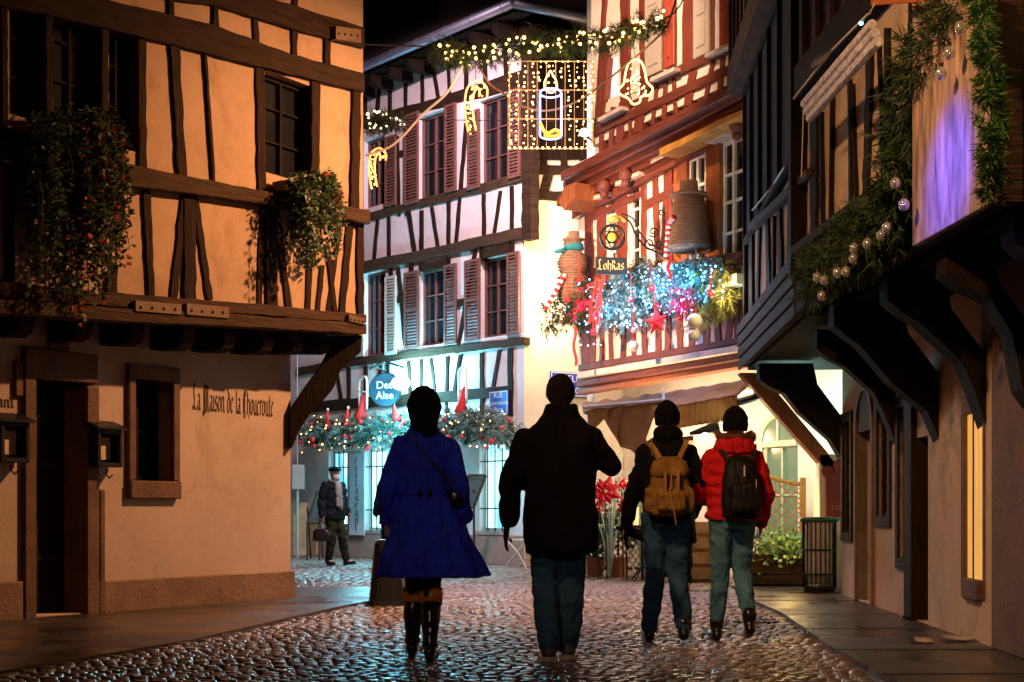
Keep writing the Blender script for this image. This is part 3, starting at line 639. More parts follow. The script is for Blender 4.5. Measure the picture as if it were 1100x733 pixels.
# near bay
e2 = D2.s_of(868, 0); n2 = D2.s_of(1250)
wall_mb(D2, n2, e2, 3.1, 9.5, [], .22).build('upper_wall', PLD, hD)
rbox(D2, e2-.2, e2-.02, 2.6, 9.5, -2, -.22).build('end_wall', PLD, hD)
rbox(D2, n2, e2+.04, 2.62, 3.12, -.15, .10).build('jetty_beam', DKB, hD, bevel=.02)
rbox(D2, n2, e2+.04, 3.12, 3.2, -.1, .14).build('rail_beam', OAKH, hD, bevel=.01)
rbox(D2, n2, e2, 4.46, 4.72, -.1, .12).build('rail_beam', DKB, hD, bevel=.01)
rbox(D2, D2.s_of(945), e2, 4.72, 9.4, -.05, .05).build('weatherboard', DKB, hD)
for k in range(5): s = e2-.1-k*.42; rbox(D2, s-.05, s+.05, 4.72, 9.4, .05, .09).build('post', OAKL, hD)
for a in ((873, 100, 873, 262, 9, DKB), (892, 100, 890, 262, 2.6, DKB), (911, 85, 913, 240, 3.6, DKB), (914, 90, 919, 240, 2, DKB), (933, 50, 928, 225, 8, DKB), (942, 45, 949, 215, 2.6, DKB), (951, 30, 951, 212, 5.5, DKB), (955, 140, 966, 205, 5, DKB), (977, -30, 976, 205, 5.5, DKB), (1012, -60, 1012, 180, 18, DKB), (1032, -60, 1032, 180, 6, DKB), (1092, -120, 1092, 180, 30, DKB), (1125, -120, 1125, 180, 12, DKB)):
    post(hD, D2, *a[:4], a[4]*(.72 if a[4] < 15 else 1), a[5])
post(hD, D2, 880, 120, 882, 262, 2, DKB)
# soffit joists and carved brackets
mb = MB(); sprism(D2, n2, e2, [(-.01, 2.62), (-.01, 2.68), (-2.2, 2.68), (-2.2, 2.62)], mb); mb.build('jetty_soffit', DKB, hD)
sprism(D1, dD, 0, [(-.01, 2.66), (-.01, 2.72), (-1.6, 2.72), (-1.6, 2.66)]).build('jetty_soffit', DKB, hD)
for Y, th, m in ((15.9, .2, DKB), (12.9, .16, DKB), (11.3, .2, DKB), (9.95, .22, DKB), (8.8, .22, DKB), (7.75, .22, DKB)):
    xo = (2.80 if Y > 12.5 else 2.5+.047*(12-Y)+.05); xw = 3.69-.06*(15.6-Y)
    e_ = random.uniform(-.06, .06); f_ = random.uniform(-.07, .07)
    pr = [(xo, 2.62), (xo, 2.44), (xo+.10, 2.36), (xo+.26+e_, 2.28), (xo+.48+f_, 2.04+e_), (xw-.10, 1.78+f_), (xw+.02, 1.52+e_), (xw+.02, 2.02), (xw-.25, 2.38), (xw-.3, 2.62)]
    mb = MB(); mb.hexa([(x, Y-th/2, z) for x, z in pr], [(x, Y+th/2, z) for x, z in pr]); mb.build('bracket', m, hD, bevel=.004)
mb = MB(); pr = [(2.75, 2.62), (3.02, 2.62), (3.95, 1.5), (3.95, 1.2), (3.7, 1.55)]
mb.hexa([(x, 16.9, z) for x, z in pr], [(x, 17.1, z) for x, z in pr]); mb.build('bracket', REDO, hD, bevel=.012)
sprism(D2, n2, e2+.2, [(.55, 9.4), (.55, 9.5), (-3, 12.5), (-6.5, 9.5), (-6.5, 9.4)]).build('roof', TILE, hD)

# ================================================================ LETTERING
GL = {  # broad-pen strokes, x-height 1, ascender 1.55
 'a': (.72, [[(.08, .88), (.28, 1), (.5, .86), (.5, .14), (.66, 0)], [(.5, .58), (.2, .5), (.08, .34), (.1, .14), (.26, 0), (.5, .18)]]),
 'b': (.72, [[(.1, 1.5), (.1, .12), (.3, 0), (.55, .2), (.55, .8), (.36, 1), (.1, .82)]]),
 'c': (.6, [[(.5, .84), (.34, 1), (.08, .82), (.08, .16), (.28, 0), (.5, .14)]]),
 'd': (.74, [[(.12, 1.5), (.36, 1.2), (.56, .85), (.56, .18), (.32, 0), (.08, .18), (.08, .8), (.28, 1), (.5, .86)]]),
 'e': (.62, [[(.5, .14), (.28, 0), (.08, .18), (.08, .8), (.3, 1), (.5, .82), (.1, .5)]]),
 'h': (.74, [[(.1, 1.5), (.1, 0)], [(.1, .84), (.34, 1), (.56, .82), (.56, .1), (.4, -.25)]]),
 'i': (.34, [[(.02, .88), (.14, 1), (.14, .12), (.28, 0)], [(.14, 1.3), (.18, 1.34)]]),
 'k': (.7, [[(.1, 1.5), (.1, 0)], [(.1, 1.45), (.4, 1.35), (.5, 1.05), (.1, .68)], [(.3, .7), (.5, .12), (.64, 0)]]),
 'l': (.34, [[(.12, 1.5), (.12, .12), (.28, 0)]]),
 'n': (.76, [[(.02, .88), (.14, 1), (.14, 0)], [(.14, .82), (.4, 1), (.56, .84), (.56, .12), (.7, 0)]]),
 'o': (.68, [[(.3, 1), (.08, .82), (.08, .18), (.3, 0), (.54, .18), (.54, .82), (.3, 1)]]),
 'r': (.54, [[(.02, .88), (.14, 1), (.14, 0)], [(.14, .82), (.36, 1), (.48, .88)]]),
 's': (.6, [[(.5, .86), (.32, 1), (.1, .82), (.1, .62), (.5, .38), (.5, .16), (.28, 0), (.06, .14)]]),
 't': (.48, [[(.16, 1.35), (.16, .14), (.34, 0), (.44, .08)], [(.0, 1), (.42, 1)]]),
 'u': (.78, [[(.02, .88), (.14, 1), (.14, .16), (.34, 0), (.58, .2)], [(.58, 1), (.58, .12), (.72, 0)]]),
 'ä': (.72, [[(.08, .88), (.28, 1), (.5, .86), (.5, .14), (.66, 0)], [(.5, .58), (.2, .5), (.08, .34), (.1, .14), (.26, 0), (.5, .18)], [(.14, 1.28), (.18, 1.32)], [(.42, 1.28), (.46, 1.32)]]),
 'L': (.9, [[(.5, 1.5), (.34, 1.72), (.2, 1.55), (.24, 1.1), (.34, .6), (.3, .2), (.08, .02), (-.04, .16), (.1, .3), (.4, .1), (.62, 0), (.8, .2)]]),
 'M': (1.35, [[(.02, .0), (-.06, -.2), (.1, -.35), (.2, -.1), (.14, .8), (.1, 1.3), (.26, 1.65), (.4, 1.5), (.42, .1), (.4, -.2)], [(.42, 1.3), (.6, 1.6), (.74, 1.5), (.74, .1), (.7, -.1)], [(.74, 1.3), (.94, 1.6), (1.08, 1.45), (1.02, 1.1), (1.06, .1), (1.22, -.1)]]),
 'R': (1.05, [[(.2, 1.5), (.2, .05), (.05, -.1)], [(.0, 1.3), (.25, 1.6), (.65, 1.5), (.7, 1.1), (.25, .8)], [(.45, .8), (.7, .1), (.95, 0)]]),
 'C': (.85, [[(.62, 1.2), (.5, 1.6), (.28, 1.5), (.08, 1.0), (.08, .3), (.26, -.25), (.46, -.2), (.62, .2)], [(.36, 1.4), (.36, .1)]]),
 ' ': (.45, [])}
def blackletter(mb, text, mapf, nib=.13):
    x = 0; ang = R(38); nx, ny = nib*math.cos(ang)/2, nib*math.sin(ang)/2; d = 0
    for ch in text:
        wd, st = GL[ch]
        for pl_ in st:
            for (a, b), (c, e) in zip(pl_[:-1], pl_[1:]):
                q = [(a-nx, b-ny), (a+nx, b+ny), (c+nx, e+ny), (c-nx, e-ny)]; d = (d+1) % 5
                mb.hexa([mapf(x+u, v, 0) for u, v in q], [mapf(x+u, v, 1+d*.06) for u, v in q])
        x += wd+.06
    return x
def bl_width(t): return sum(GL[c][0]+.06 for c in t)
def text_into(mb, text, mapf, center=True):
    cu = bpy.data.curves.new('t', 'FONT'); cu.body = text; cu.resolution_u = 3
    o = bpy.data.objects.new('t', cu); COL.objects.link(o); dg = bpy.context.evaluated_depsgraph_get()
    me = bpy.data.meshes.new_from_object(o.evaluated_get(dg)); bpy.data.objects.remove(o)
    a = np.array([v.co[:] for v in me.vertices]); cx = (a[:, 0].min()+a[:, 0].max())/2 if center else 0
    mb.add([mapf(p[0]-cx, p[1]) for p in a], [tuple(p.vertices) for p in me.polygons])
s0 = A0.sz(207, 440)[0]; s1 = A0.sz(294, 447)[0]; z0 = A0.sz(207, 440)[1]; zz1 = A0.sz(294, 448)[1]
TXT = 'La Maison de la Choucroute'; k = (s1-s0)/bl_width(TXT)
mb = MB(); blackletter(mb, TXT, lambda u, v, o: A0.W(s0+u*k, z0+(zz1-z0)*u*k/(s1-s0)+v*.16, .001+.003*o), .2); mb.build('inscription', INK, hA)
mb = MB(); k2 = .085; sr = A0.sz(16, 436)[0]; wR = bl_width('Restaurant'); blackletter(mb, 'Restaurant', lambda u, v, o: A0.W(sr+(u-wR)*k2, A0.sz(8, 438)[1]+v*.07, .001+.003*o), .24); mb.build('inscription', INK, hA)
mb = MB(); c = A0.sz(22, 396); text_into(mb, '19', lambda x, y: A0.W(c[0]+x*.13, c[1]+y*.13, .006)); mb.build('house_number', INK, hA)
poly_mb(A0, [(54, 367), (75, 369), (75, 379), (54, 378)], .03, -.02).build('plaque', STONE, hA, bevel=.005)

# ================================================================ FOLIAGE, GARLANDS, FAIRY LIGHTS
def needles(mb, p, d, n, spread, L, wd, droop=.3):
    """one sprig: needles along a short stem from p in direction d"""
    p = Vector(p); d = Vector(d).normalized(); u = d.orthogonal().normalized(); w_ = d.cross(u)
    for i in range(n):
        t = random.random(); a = random.uniform(0, 6.283); base = p+d*spread*t
        nd = (d*.9+(u*math.cos(a)+w_*math.sin(a))*.9+Vector((0, 0, -droop))).normalized()*L*random.uniform(.6, 1.15)
        sd = nd.cross(Vector((random.random()-.5, random.random()-.5, random.random()-.5))).normalized()*wd
        mb.add([base-sd, base+sd, base+nd+sd*.3, base+nd-sd*.3], [(0, 1, 2, 3)])
def leaves(mb, p, n, rad, L, sc=(1, 1, 1)):
    for i in range(n):
        q = Vector((random.gauss(0, 1)*sc[0], random.gauss(0, 1)*sc[1], random.gauss(0, 1)*sc[2]))*rad*.5+Vector(p)
        a = Vector((random.gauss(0, 1), random.gauss(0, 1), random.gauss(0, .7))).normalized()*L*random.uniform(.6, 1.2); b = a.orthogonal().normalized()*L*.38
        mb.add([q, q+a*.5+b, q+a, q+a*.5-b], [(0, 1, 2, 3)])
def path_pts(pts, n):
    pts = [Vector(p) for p in pts]; L = [0]
    for a, b in zip(pts[:-1], pts[1:]): L.append(L[-1]+(b-a).length)
    out = []
    for i in range(n):
        t = L[-1]*(i+.5)/n
        for k in range(len(pts)-1):
            if t <= L[k+1]: out.append(pts[k].lerp(pts[k+1], (t-L[k])/max(1e-6, L[k+1]-L[k]))); break
    return out, L[-1]
def rdir(zb=0): return Vector((random.gauss(0, 1), random.gauss(0, 1), random.gauss(zb, 1))).normalized()
FIR = mat('fir_green', (.022, .050, .016), .7, noise=.6, nscale=8)
FIRB = mat('frosted_lit_fir', (.16, .24, .22), .7, noise=.5, nscale=6)
FIRY = mat('yellow_fir', (.32, .30, .09), .7, noise=.4, nscale=6)
IVY = mat('ivy_leaf', (.022, .055, .014), .5, noise=.6, nscale=10)
IVYL = mat('light_leaf', (.12, .2, .03), .5, noise=.6, nscale=10)
FLR = mat('red_petal', (.45, .03, .02), .5, noise=.4, nscale=10)
REDF = mat('red_felt', (.62, .02, .02), .7, noise=.15)
GWARM = glow('warm_fairy_light', (1, .50, .12), 8); GCOOL = glow('blue_fairy_light', (.06, .38, 1), 4.5); GWHT = glow('white_fairy_light', (1, .72, .38), 6); GOB = glow('orange_fairy_light', (1, .34, .04), 9)
GBLUE = glow('blue_light_tube', (.10, .17, 1), 4); GORG = glow('orange_light_tube', (1, .10, .006), 4); GYEL = glow('yellow_light_tube', (1, .52, .10), 4)
def garland(h, pts, rad, n, mats, L=.07, wd=.0045, droop=.3, n_need=14, name='greenery', sprig=.1):
    mb = MB(); pp, ln = path_pts(pts, n)
    for p in pp:
        d = rdir(); q = p+d*rad*random.uniform(.0, .75)
        mb.cur = random.randrange(len(mats)) if isinstance(mats, list) else 0
        needles(mb, q, d+Vector((0, 0, -.2)), n_need, sprig, L, wd, droop)
    return mb.build(name, mats, h)
def fairy(h, pts, rad, n, m, r=.012, name='fairy_lights', down=0):
    mb = MB(); pp, ln = path_pts(pts, n)
    for p in pp: mb.ball(p+rdir()*rad*random.uniform(.6, 1.05)+Vector((0, 0, -down*random.random())), r*random.uniform(.7, 1.2), 6, 4)
    o = mb.build(name, m, h, kind='stuff'); return o
def cable(h, pts, r, m, name='cable'):
    mb = MB(); mb.tube(pts, r, 6); return mb.build(name, m, h)
def spl(pts, n=6):
    pts = [Vector(p) for p in pts]; out = []
    P_ = [pts[0]]+pts+[pts[-1]]
    for i in range(1, len(P_)-2):
        a, b, c, d = P_[i-1:i+3]
        for k in range(n):
            t = k/n; out.append(.5*((2*b)+(c-a)*t+(2*a-5*b+4*c-d)*t*t+(3*b-a-3*c+d)*t**3))
    return out+[pts[-1]]

YG = 16.0
g = thing('light_garland', 'thick fir garland with warm fairy lights strung high across the lane', 'garland', W(590, 60, YG))
pth = spl([W(468, 50, YG), W(490, 60, YG), (W(520, 60, YG)), W(560, 48, YG), W(600, 46, YG), W(630, 44, YG), W(655, 42, YG), W(685, 30, YG), W(712, 22, YG)])
garland(g, pth, .12, 620, FIR, .08, .004); fairy(g, pth, .13, 85, GWARM, .019)
cable(g, spl([W(392, 48, YG-.3), W(468, 50, YG), W(560, 49, YG), W(712, 22, YG), W(740, -30, YG)]), .008, IRON)
for x, y in ((497, 71), (600, 62), (680, 42)):
    lamp('garland_glow', 'POINT', W(x, y+4, YG-.25), 5, (1, .6, .25), radius=.05)
g = thing('light_garland', 'short fir garland with white fairy lights against the corner of the ochre house', 'garland', W(410, 132, 17))
pth = spl([W(388, 133, 17), W(408, 130, 17), W(428, 134, 17)]); garland(g, pth, .11, 160, FIR, .08, .004); fairy(g, pth, .13, 22, GWHT, .016)
c_ = thing('support_cable', 'silver sagging cable that carries the hanging light figures', 'cable', W(500, 90, YG))
cable(c_, spl([W(392, 167, YG), W(415, 160, YG), W(432, 147, YG), W(455, 122, YG), W(480, 100, YG), W(497, 72, YG)]), .014, mat('silver_cable', (.6, .55, .62), .5))
cable(c_, spl([W(513, 68, YG), W(526, 90, YG), W(545, 103, YG), W(562, 115, YG), W(590, 119, YG), W(622, 108, YG), W(655, 84, YG), W(690, 55, YG), W(716, 28, YG), W(728, -8, YG)]), .012, mat('brown_cable', (.2, .12, .1), .6))
cable(c_, [W(392, 128, YG), W(640, 131, YG)], .004, IRON)

def cane(x, y, s, Y, label):
    h = thing('light_figure', label, 'christmas light', W(x, y, Y), 'glowing candy canes hung in the lane')
    ctr = [(0, 26), (-3, 8), (-3, -10), (0, -20), (7, -24), (12, -19), (12, -11)]
    P_ = [W(x+a*s, y+b*s, Y) for a, b in ctr]
    for j, wo in enumerate((-1, 1)):
        mb = MB(); n = len(P_); o = []
        for i in range(n):
            a = P_[max(0, i-1)]; b = P_[min(n-1, i+1)]; t = (b-a).normalized(); nn = Vector((t.z, 0, -t.x)); o.append(P_[i]+nn*wo*.045*s)
        mb.tube(spl(o, 4), .011, 6); mb.build('light_tube', GORG, h)
    fairy(h, spl(P_, 4), .06*s, int(46*s), GOB, .010)
    cable(h, [W(x+4*s, y-24*s, Y), W(x+4*s, y-50*s, Y)], .004, IRON, 'hanger')
    lamp('cane_glow', 'POINT', W(x+3, y, Y-.15), 3, (1, .35, .08), radius=.05)
cane(507, 115, 1.0, YG, 'large glowing orange candy cane hung beside the upper shutters')
cane(402, 181, .78, YG+.8, 'small glowing orange candy cane close to the ochre house corner')

h = thing('light_figure', 'square curtain of warm lights framing a blue glowing candle', 'christmas light', W(591, 160, YG))
mb = MB(); fx0, fx1, fy0, fy1 = 547, 637, 66, 160
for x in (fx0, fx1): mb.tube([W(x, fy0, YG), W(x, fy1, YG)], .008, 6)
for y in (fy0, 97, 128, fy1): mb.tube([W(fx0, y, YG), W(fx1, y, YG)], .006, 6)
for k in range(1, 9): mb.tube([W(fx0+10*k, fy0, YG), W(fx0+10*k, fy1, YG)], .0035, 5)
mb.build('wire_frame', mat('brass_frame', (.6, .45, .25), .5), h)
mb = MB()
for k in range(12):
    x = fx0+1+k*8.0; ln = random.choice((94, 94, 70, 88, 60, 90)) if 3 < k < 8 else 94
    if 575 < x < 608: ln = 30
    n = int(ln/5.2)
    for j in range(n):
        if random.random() < .85: mb.ball(W(x+random.uniform(-2, 2), fy0+1+j*5.2+random.uniform(-1.5, 1.5), YG-.02), random.uniform(.006, .014), 6, 4)
for k in range(16): mb.ball(W(fx0+k*6, fy1-1, YG-.02), .014, 6, 4)
mb.build('curtain_lights', GWARM, h, kind='stuff')
mb = MB(); mb.tube([W(580, 100, YG-.03), W(580, 146, YG-.03)], .012, 6); mb.tube([W(603, 100, YG-.03), W(603, 146, YG-.03)], .012, 6)
el = lambda cx, cy, rx, ry, n=18, a0=0, a1=360: [W(cx+rx*math.cos(R(a0+(a1-a0)*k/n)), cy+ry*math.sin(R(a0+(a1-a0)*k/n)), YG-.03) for k in range(n+1)]
mb.tube(el(591.5, 100, 11.5, 5), .011, 6); mb.tube(el(591.5, 146, 11.5, 4, 10, 0, 180), .011, 6); mb.build('candle_outline', GBLUE, h)
mb = MB(); mb.tube(spl([W(591, 76, YG-.03), W(585, 88, YG-.03), W(586, 96, YG-.03), W(592, 100, YG-.03), W(598, 95, YG-.03), W(597, 86, YG-.03), W(591, 76, YG-.03)], 4), .009, 6); mb.build('flame_outline', GYEL, h)
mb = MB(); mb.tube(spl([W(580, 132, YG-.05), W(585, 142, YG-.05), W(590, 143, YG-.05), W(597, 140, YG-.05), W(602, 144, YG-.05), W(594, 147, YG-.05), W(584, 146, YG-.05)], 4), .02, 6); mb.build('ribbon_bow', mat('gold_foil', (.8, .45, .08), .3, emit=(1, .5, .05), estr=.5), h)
lamp('candle_glow', 'POINT', W(591, 115, YG-.4), 10, (1, .7, .45), radius=.1)

h = thing('light_figure', 'glowing yellow bell outline hanging before the red house', 'christmas light', W(683, 112, YG))
bell = [(676, 70), (683, 66), (690, 69), (694, 80), (696, 90), (702, 97), (699, 104), (690, 106), (688, 112), (681, 114), (676, 108), (668, 104), (665, 99), (671, 92), (673, 80), (676, 70)]
mb = MB(); mb.tube(spl([W(x-1, y-2, YG) for x, y in bell], 4), .011, 6); mb.build('light_tube', GYEL, h)
mb = MB()
for k in range(34):
    t = random.random(); mb.ball(W(682+random.uniform(-1, 1)*(5+9*t), 74+28*t, YG), .010, 6, 4)
mb.build('fairy_lights', GWARM, h, kind='stuff')
mb = MB(); mb.tube([W(683, 64, YG), W(680, 50, YG), W(684, 34, YG)], .004, 5); mb.tube([W(671, 100, YG+.01), W(697, 100, YG+.01)], .006, 5); mb.tube([W(674, 88, YG+.01), W(695, 88, YG+.01)], .006, 5); mb.build('hanger', IRON, h)
lamp('bell_glow', 'POINT', W(683, 90, YG-.2), 4, (1, .6, .2), radius=.05)

lamp('gable_flood_light', 'POINT', BS.P(607, 318, .55), 95, (1, .74, .42), radius=.05)
lamp('gable_flood_light', 'POINT', BS.P(600, 215, 1.2), 60, (1, .72, .45), radius=.05)
# floodlight on the end of the red house's cornice, lighting the yellow gable wall
h = thing('floodlight', 'small round white floodlight under the corner of the candle frame', 'floodlight', W(628, 142, 20.6))
mb = MB(); p = W(628, 143, 20.6); mb.tube([p, p+Vector((0, .12, .02))], [.09, .06], 12); mb.build('housing', BLACKM, h, smooth=True)
mb = MB(); mb.ball(p+Vector((0, -.02, 0)), .08, 12, 8, (1, .4, .8)); mb.build('lens', glow('flood_lens', (1, .95, .85), 6), h, smooth=True)
mb = MB(); mb.tube([p+Vector((0, .1, 0)), p+Vector((.25, .7, 0))], .015, 6); mb.build('bracket', IRON, h)

# ---------------------------------------------------------------- garland of the white restaurant
FB = .32
h = thing('garland', 'long fir garland with red baubles over the cyan restaurant windows', 'garland', B0.P(440, 480, FB))
pl_ = [(326, 462), (345, 464), (370, 462), (395, 463), (420, 462), (450, 462), (480, 458), (505, 456), (530, 460), (545, 464)]
pb = spl([B0.P(x, y, FB) for x, y in pl_])
garland(h, pb, .34, 1700, [FIR, FIRB, FIRB], .12, .008, .5, 14)  # paler fir sprigs carry part of the cyan light in their colour
fairy(h, pb, .40, 150, GWARM, .014, down=.1)
mb = MB()
for k in range(34):
    p = random.choice(pb)+Vector((random.uniform(-.2, .2), -.3+random.uniform(-.1, .05), random.uniform(-.35, .3))); mb.ball(p, random.uniform(.03, .06), 8, 6)
mb.build('baubles', REDF, h, smooth=True, kind='stuff')
def hoop(x, y0, y1, lab):
    o = thing('hoop_ornament', lab, 'ornament', B0.P(x, y1, FB), 'white hoops with red hearts above the restaurant garland')
    mb = MB(); pts = [(x-4, y1), (x-4, y0+8), (x-2, y0+2), (x+1, y0), (x+4, y0+4), (x+4, y1)]
    mb.tube(spl([B0.P(a, b, FB) for a, b in pts], 4), .022, 8); mb.tube([B0.P(x-4, y0+16, FB), B0.P(x+4, y0+16, FB)], .012, 6); mb.build('hoop', WHT, o, smooth=True)
    mb = MB(); p = B0.P(x-4, y1+2, FB+.06)
    mb.loft([(p.x, p.y, p.z-.25, .02, .02), (p.x+.03, p.y, p.z-.1, .12, .05), (p.x+.05, p.y, p.z+.05, .07, .04), (p.x+.1, p.y, p.z+.3, .05, .03), (p.x+.12, p.y, p.z+.36, .01, .01)], 12); mb.build('red_bow', REDF, o, smooth=True)
hoop(390, 405, 440, 'white hoop with a red bow beside the round lit sign')
hoop(497, 394, 434, 'white hoop with a red bow beside the blue name plate')
def elf(x, y0, y1, lab, lean=0):
    o = thing('felt_ornament', lab, 'ornament', B0.P(x, y1, FB), 'small red felt figures in the restaurant garland')
    mb = MB(); a = B0.P(x+lean, y0, FB+.1); b = B0.P(x, y1, FB+.1); mb.tube([a, a.lerp(b, .5), b, b+Vector((.1, -.05, -.02))], [.015, .05, .08, .05], 10)
    mb.build('felt_body', REDF, o, smooth=True); mb = MB(); mb.ball(a, .03, 8, 6); mb.build('pompom', WHT, o, smooth=True)
for x, y0, y1, l, le in ((352, 440, 460, 'first small red felt figure, nearest the carved brace', 0), (372, 438, 458, 'slim red felt figure just before the hoop ornament', 2), (425, 434, 450, 'red felt figure just below the round lit sign', -2), (517, 452, 470, 'red felt figure below the blue name plate', 1)): elf(x, y0, y1, l, le)
# round hanging sign
h = thing('hanging_sign', 'round dark hanging sign with white script in the cyan floodlight', 'sign', B0.P(415, 440, .75))
q = B0.P(414, 419, .75); mb = MB(); ax = Vector((.96, -.25, 0))
rad = .30
def disc(mb, c, ax, r, th, n=28, sx=1):
    nn = Vector((0, 0, 1)).cross(ax).normalized()
    mb.hexa([c+ax*r*sx*math.cos(2*math.pi*k/n)+Vector((0, 0, r*math.sin(2*math.pi*k/n)))+nn*th for k in range(n)], [c+ax*r*sx*math.cos(2*math.pi*k/n)+Vector((0, 0, r*math.sin(2*math.pi*k/n)))-nn*th for k in range(n)])
disc(mb, q, ax, rad, .03); mb.build('sign_disc', mat('dark_teal', (.02, .05, .07), .4), h)
mb = MB(); mb.tube([q+ax*rad*math.cos(2*math.pi*k/24)+Vector((0, 0, rad*math.sin(2*math.pi*k/24))) for k in range(25)], .025, 6); mb.build('sign_rim', IRON, h)
mb = MB(); text_into(mb, 'Det', lambda x, y: q+ax*x*.2+Vector((0, 0, y*.2+.02))+Vector((-.25, -.96, 0))*.05); text_into(mb, 'Alse', lambda x, y: q+ax*x*.2+Vector((0, 0, y*.2-.17))+Vector((-.25, -.96, 0))*.05); mb.build('lettering', WHT, h)
mb = MB(); mb.tube([q+Vector((0, 0, rad)), q+Vector((0, 0, rad+.16))], .012, 6); mb.tube([q+Vector((-.25, 0, rad+.16)), B0.W(B0.s_of(414), q.z+rad+.16, 0)], .018, 6); mb.tube([q+Vector((-.3, 0, rad+.08)), q+Vector((0, 0, rad+.22)), q+Vector((.35, -.1, rad+.1))], .02, 6); mb.build('iron_arm', IRON, h)
h = thing('sign_floodlight', 'dazzling cyan white floodlight clipped beside the round hanging sign', 'floodlight', q+Vector((.42, -.1, 0)))
p = q+Vector((.31, -.30, .10)); mb = MB(); mb.ball(p, .135, 16, 10, (1.25, .5, .95)); mb.build('lamp_head', glow('cyan_flood', (.45, .95, 1), 22), h, smooth=True)
mb = MB(); mb.tube([p+Vector((0, .1, 0)), p+Vector((0, .6, .1))], .015, 6); mb.build('bracket', IRON, h)
lamp('sign_flood_and_fill', 'POINT', p+Vector((.05, -.28, .02)), 170, (.14, .68, 1), radius=.1)
lamp('sign_flood_and_fill', 'POINT', B0.P(428, 402, .30), 110, (.2, .8, 1), radius=.08)  # extra lamp added close to the wall to imitate the flood's glare
lamp('sign_flood_and_fill', 'POINT', B0.P(446, 408, .35), 110, (.25, .85, 1), radius=.08)  # another added near-wall lamp, spreading the imitated glare
lamp('sign_flood_and_fill', 'SPOT', G(360, 612)+Vector((.6, .3, 4.2)), 420, (.16, .75, 1), G(358, 618), 58, .9, .15)  # unseen downward spot added to turn the ground cyan
lamp('sign_flood_and_fill', 'POINT', B0.P(415, 450, 1.0), 60, (.2, .85, 1), radius=.1)  # unseen lamp added to tint the fir garland cyan
lamp('window_light', 'POINT', B0.P(400, 500, .8), 60, (.2, .8, 1), radius=.3)
lamp('window_light', 'POINT', B0.P(530, 520, .8), 20, (.2, .8, 1), radius=.3)
# name plate, cabinet, pipe, banner
h = thing('street_sign', 'square blue street name plate fixed above the fir garland', 'sign', B0.P(533, 445, .08))
s0, s1, z0, z1 = B0.rect(525, 545, 420, 446, .08); rbox(B0, s0, s1, z0, z1, .04, .07).build('plate', BLUE, h, bevel=.004)
mb = MB(); mid = (s0+s1)/2
for t_, zz_, sc in (('RUE', .72, .14), ('MARANGRABL', .42, .085), ('Place', .14, .12)): text_into(mb, t_, lambda x, y: B0.W(mid-x*sc, z0+(z1-z0)*zz_+y*sc, .073))
for a, b, c, d in ((s0+.01, s1-.01, z1-.025, z1-.01), (s0+.01, s1-.01, z0+.01, z0+.025), (s0+.01, s0+.025, z0+.03, z1-.03), (s1-.025, s1-.01, z0+.03, z1-.03)): rbox(B0, a, b, c, d, .07, .074, mb)
mb.build('lettering', WHT, h)
h = thing('street_sign', 'wide blue street name plate on the yellow wall behind the man in the black coat', 'sign', BS.P(608, 420, .06))
s0, s1, z0, z1 = BS.rect(592, 634, 400, 426, .06); rbox(BS, s0, s1, z0, z1, .02, .05).build('plate', BLUE, h, bevel=.004)
mb = MB(); text_into(mb, 'RUELLE', lambda x, y: BS.W((s0+s1)/2+x*.17, z1-.17+y*.17, .053)); text_into(mb, 'G', lambda x, y: BS.W((s0+s1)/2+.15+x*.17, z0+.05+y*.17, .053)); 
for a, b, c, d in ((s0+.01, s1-.01, z1-.025, z1-.01), (s0+.01, s1-.01, z0+.01, z0+.025), (s0+.01, s0+.025, z0+.03, z1-.03)): rbox(BS, a, b, c, d, .05, .054, mb)
mb.build('lettering', WHT, h)
h = thing('banner', 'narrow white upright banner reading restaurant between the cyan windows', 'banner', B0.P(383, 590, .12))
s0, s1, z0, z1 = B0.rect(375, 391, 487, 575, .1); rbox(B0, s0, s1, z0, z1, .08, .1).build('cloth', mat('banner_cloth', (.62, .6, .66), .8), h)
mb = MB(); mid = (s0+s1)/2
for k, ch in enumerate('restaurant'): blackletter(mb, ch, lambda u, v, o: B0.W(mid-(u-.3)*.15, z1-.2-k*.148+v*.10, .102+.003*o), .2)
mb.build('lettering', INK, h)
h = thing('meter_cabinet', 'grey metal meter cabinet with a pipe on the ochre corner', 'cabinet', B0.P(320, 600, .2))
NP = Plane(*B0.W(BP(331), 0, .18)[:2], 1, -.25); bx = B0.P(321, 530, .2)
mb = MB(); c0 = W(320.5, 526, 28.2); mb.box(c0.x-.12, c0.x+.12, c0.y-.1, c0.y+.1, c0.z, c0.z+.5); mb.build('cabinet_box', PIPE, h, bevel=.01)
mb = MB(); mb.tube([(c0.x-.02, c0.y, 0), (c0.x-.02, c0.y, c0.z)], .03, 8); mb.tube([(c0.x-.02, c0.y, c0.z+.5), (c0.x-.02, c0.y, c0.z+3)], .012, 6); mb.build('pipe', PIPE, h)
mb = MB(); p = W(318, 600, 28.6); mb.box(p.x-.3, p.x+.22, p.y, p.y+.3, 0, 1.1)
tagp = mb.build('stone_pier', PIER, None, bevel=.02, label='rough ochre stone pier below the grey meter cabinet', cat='pier')
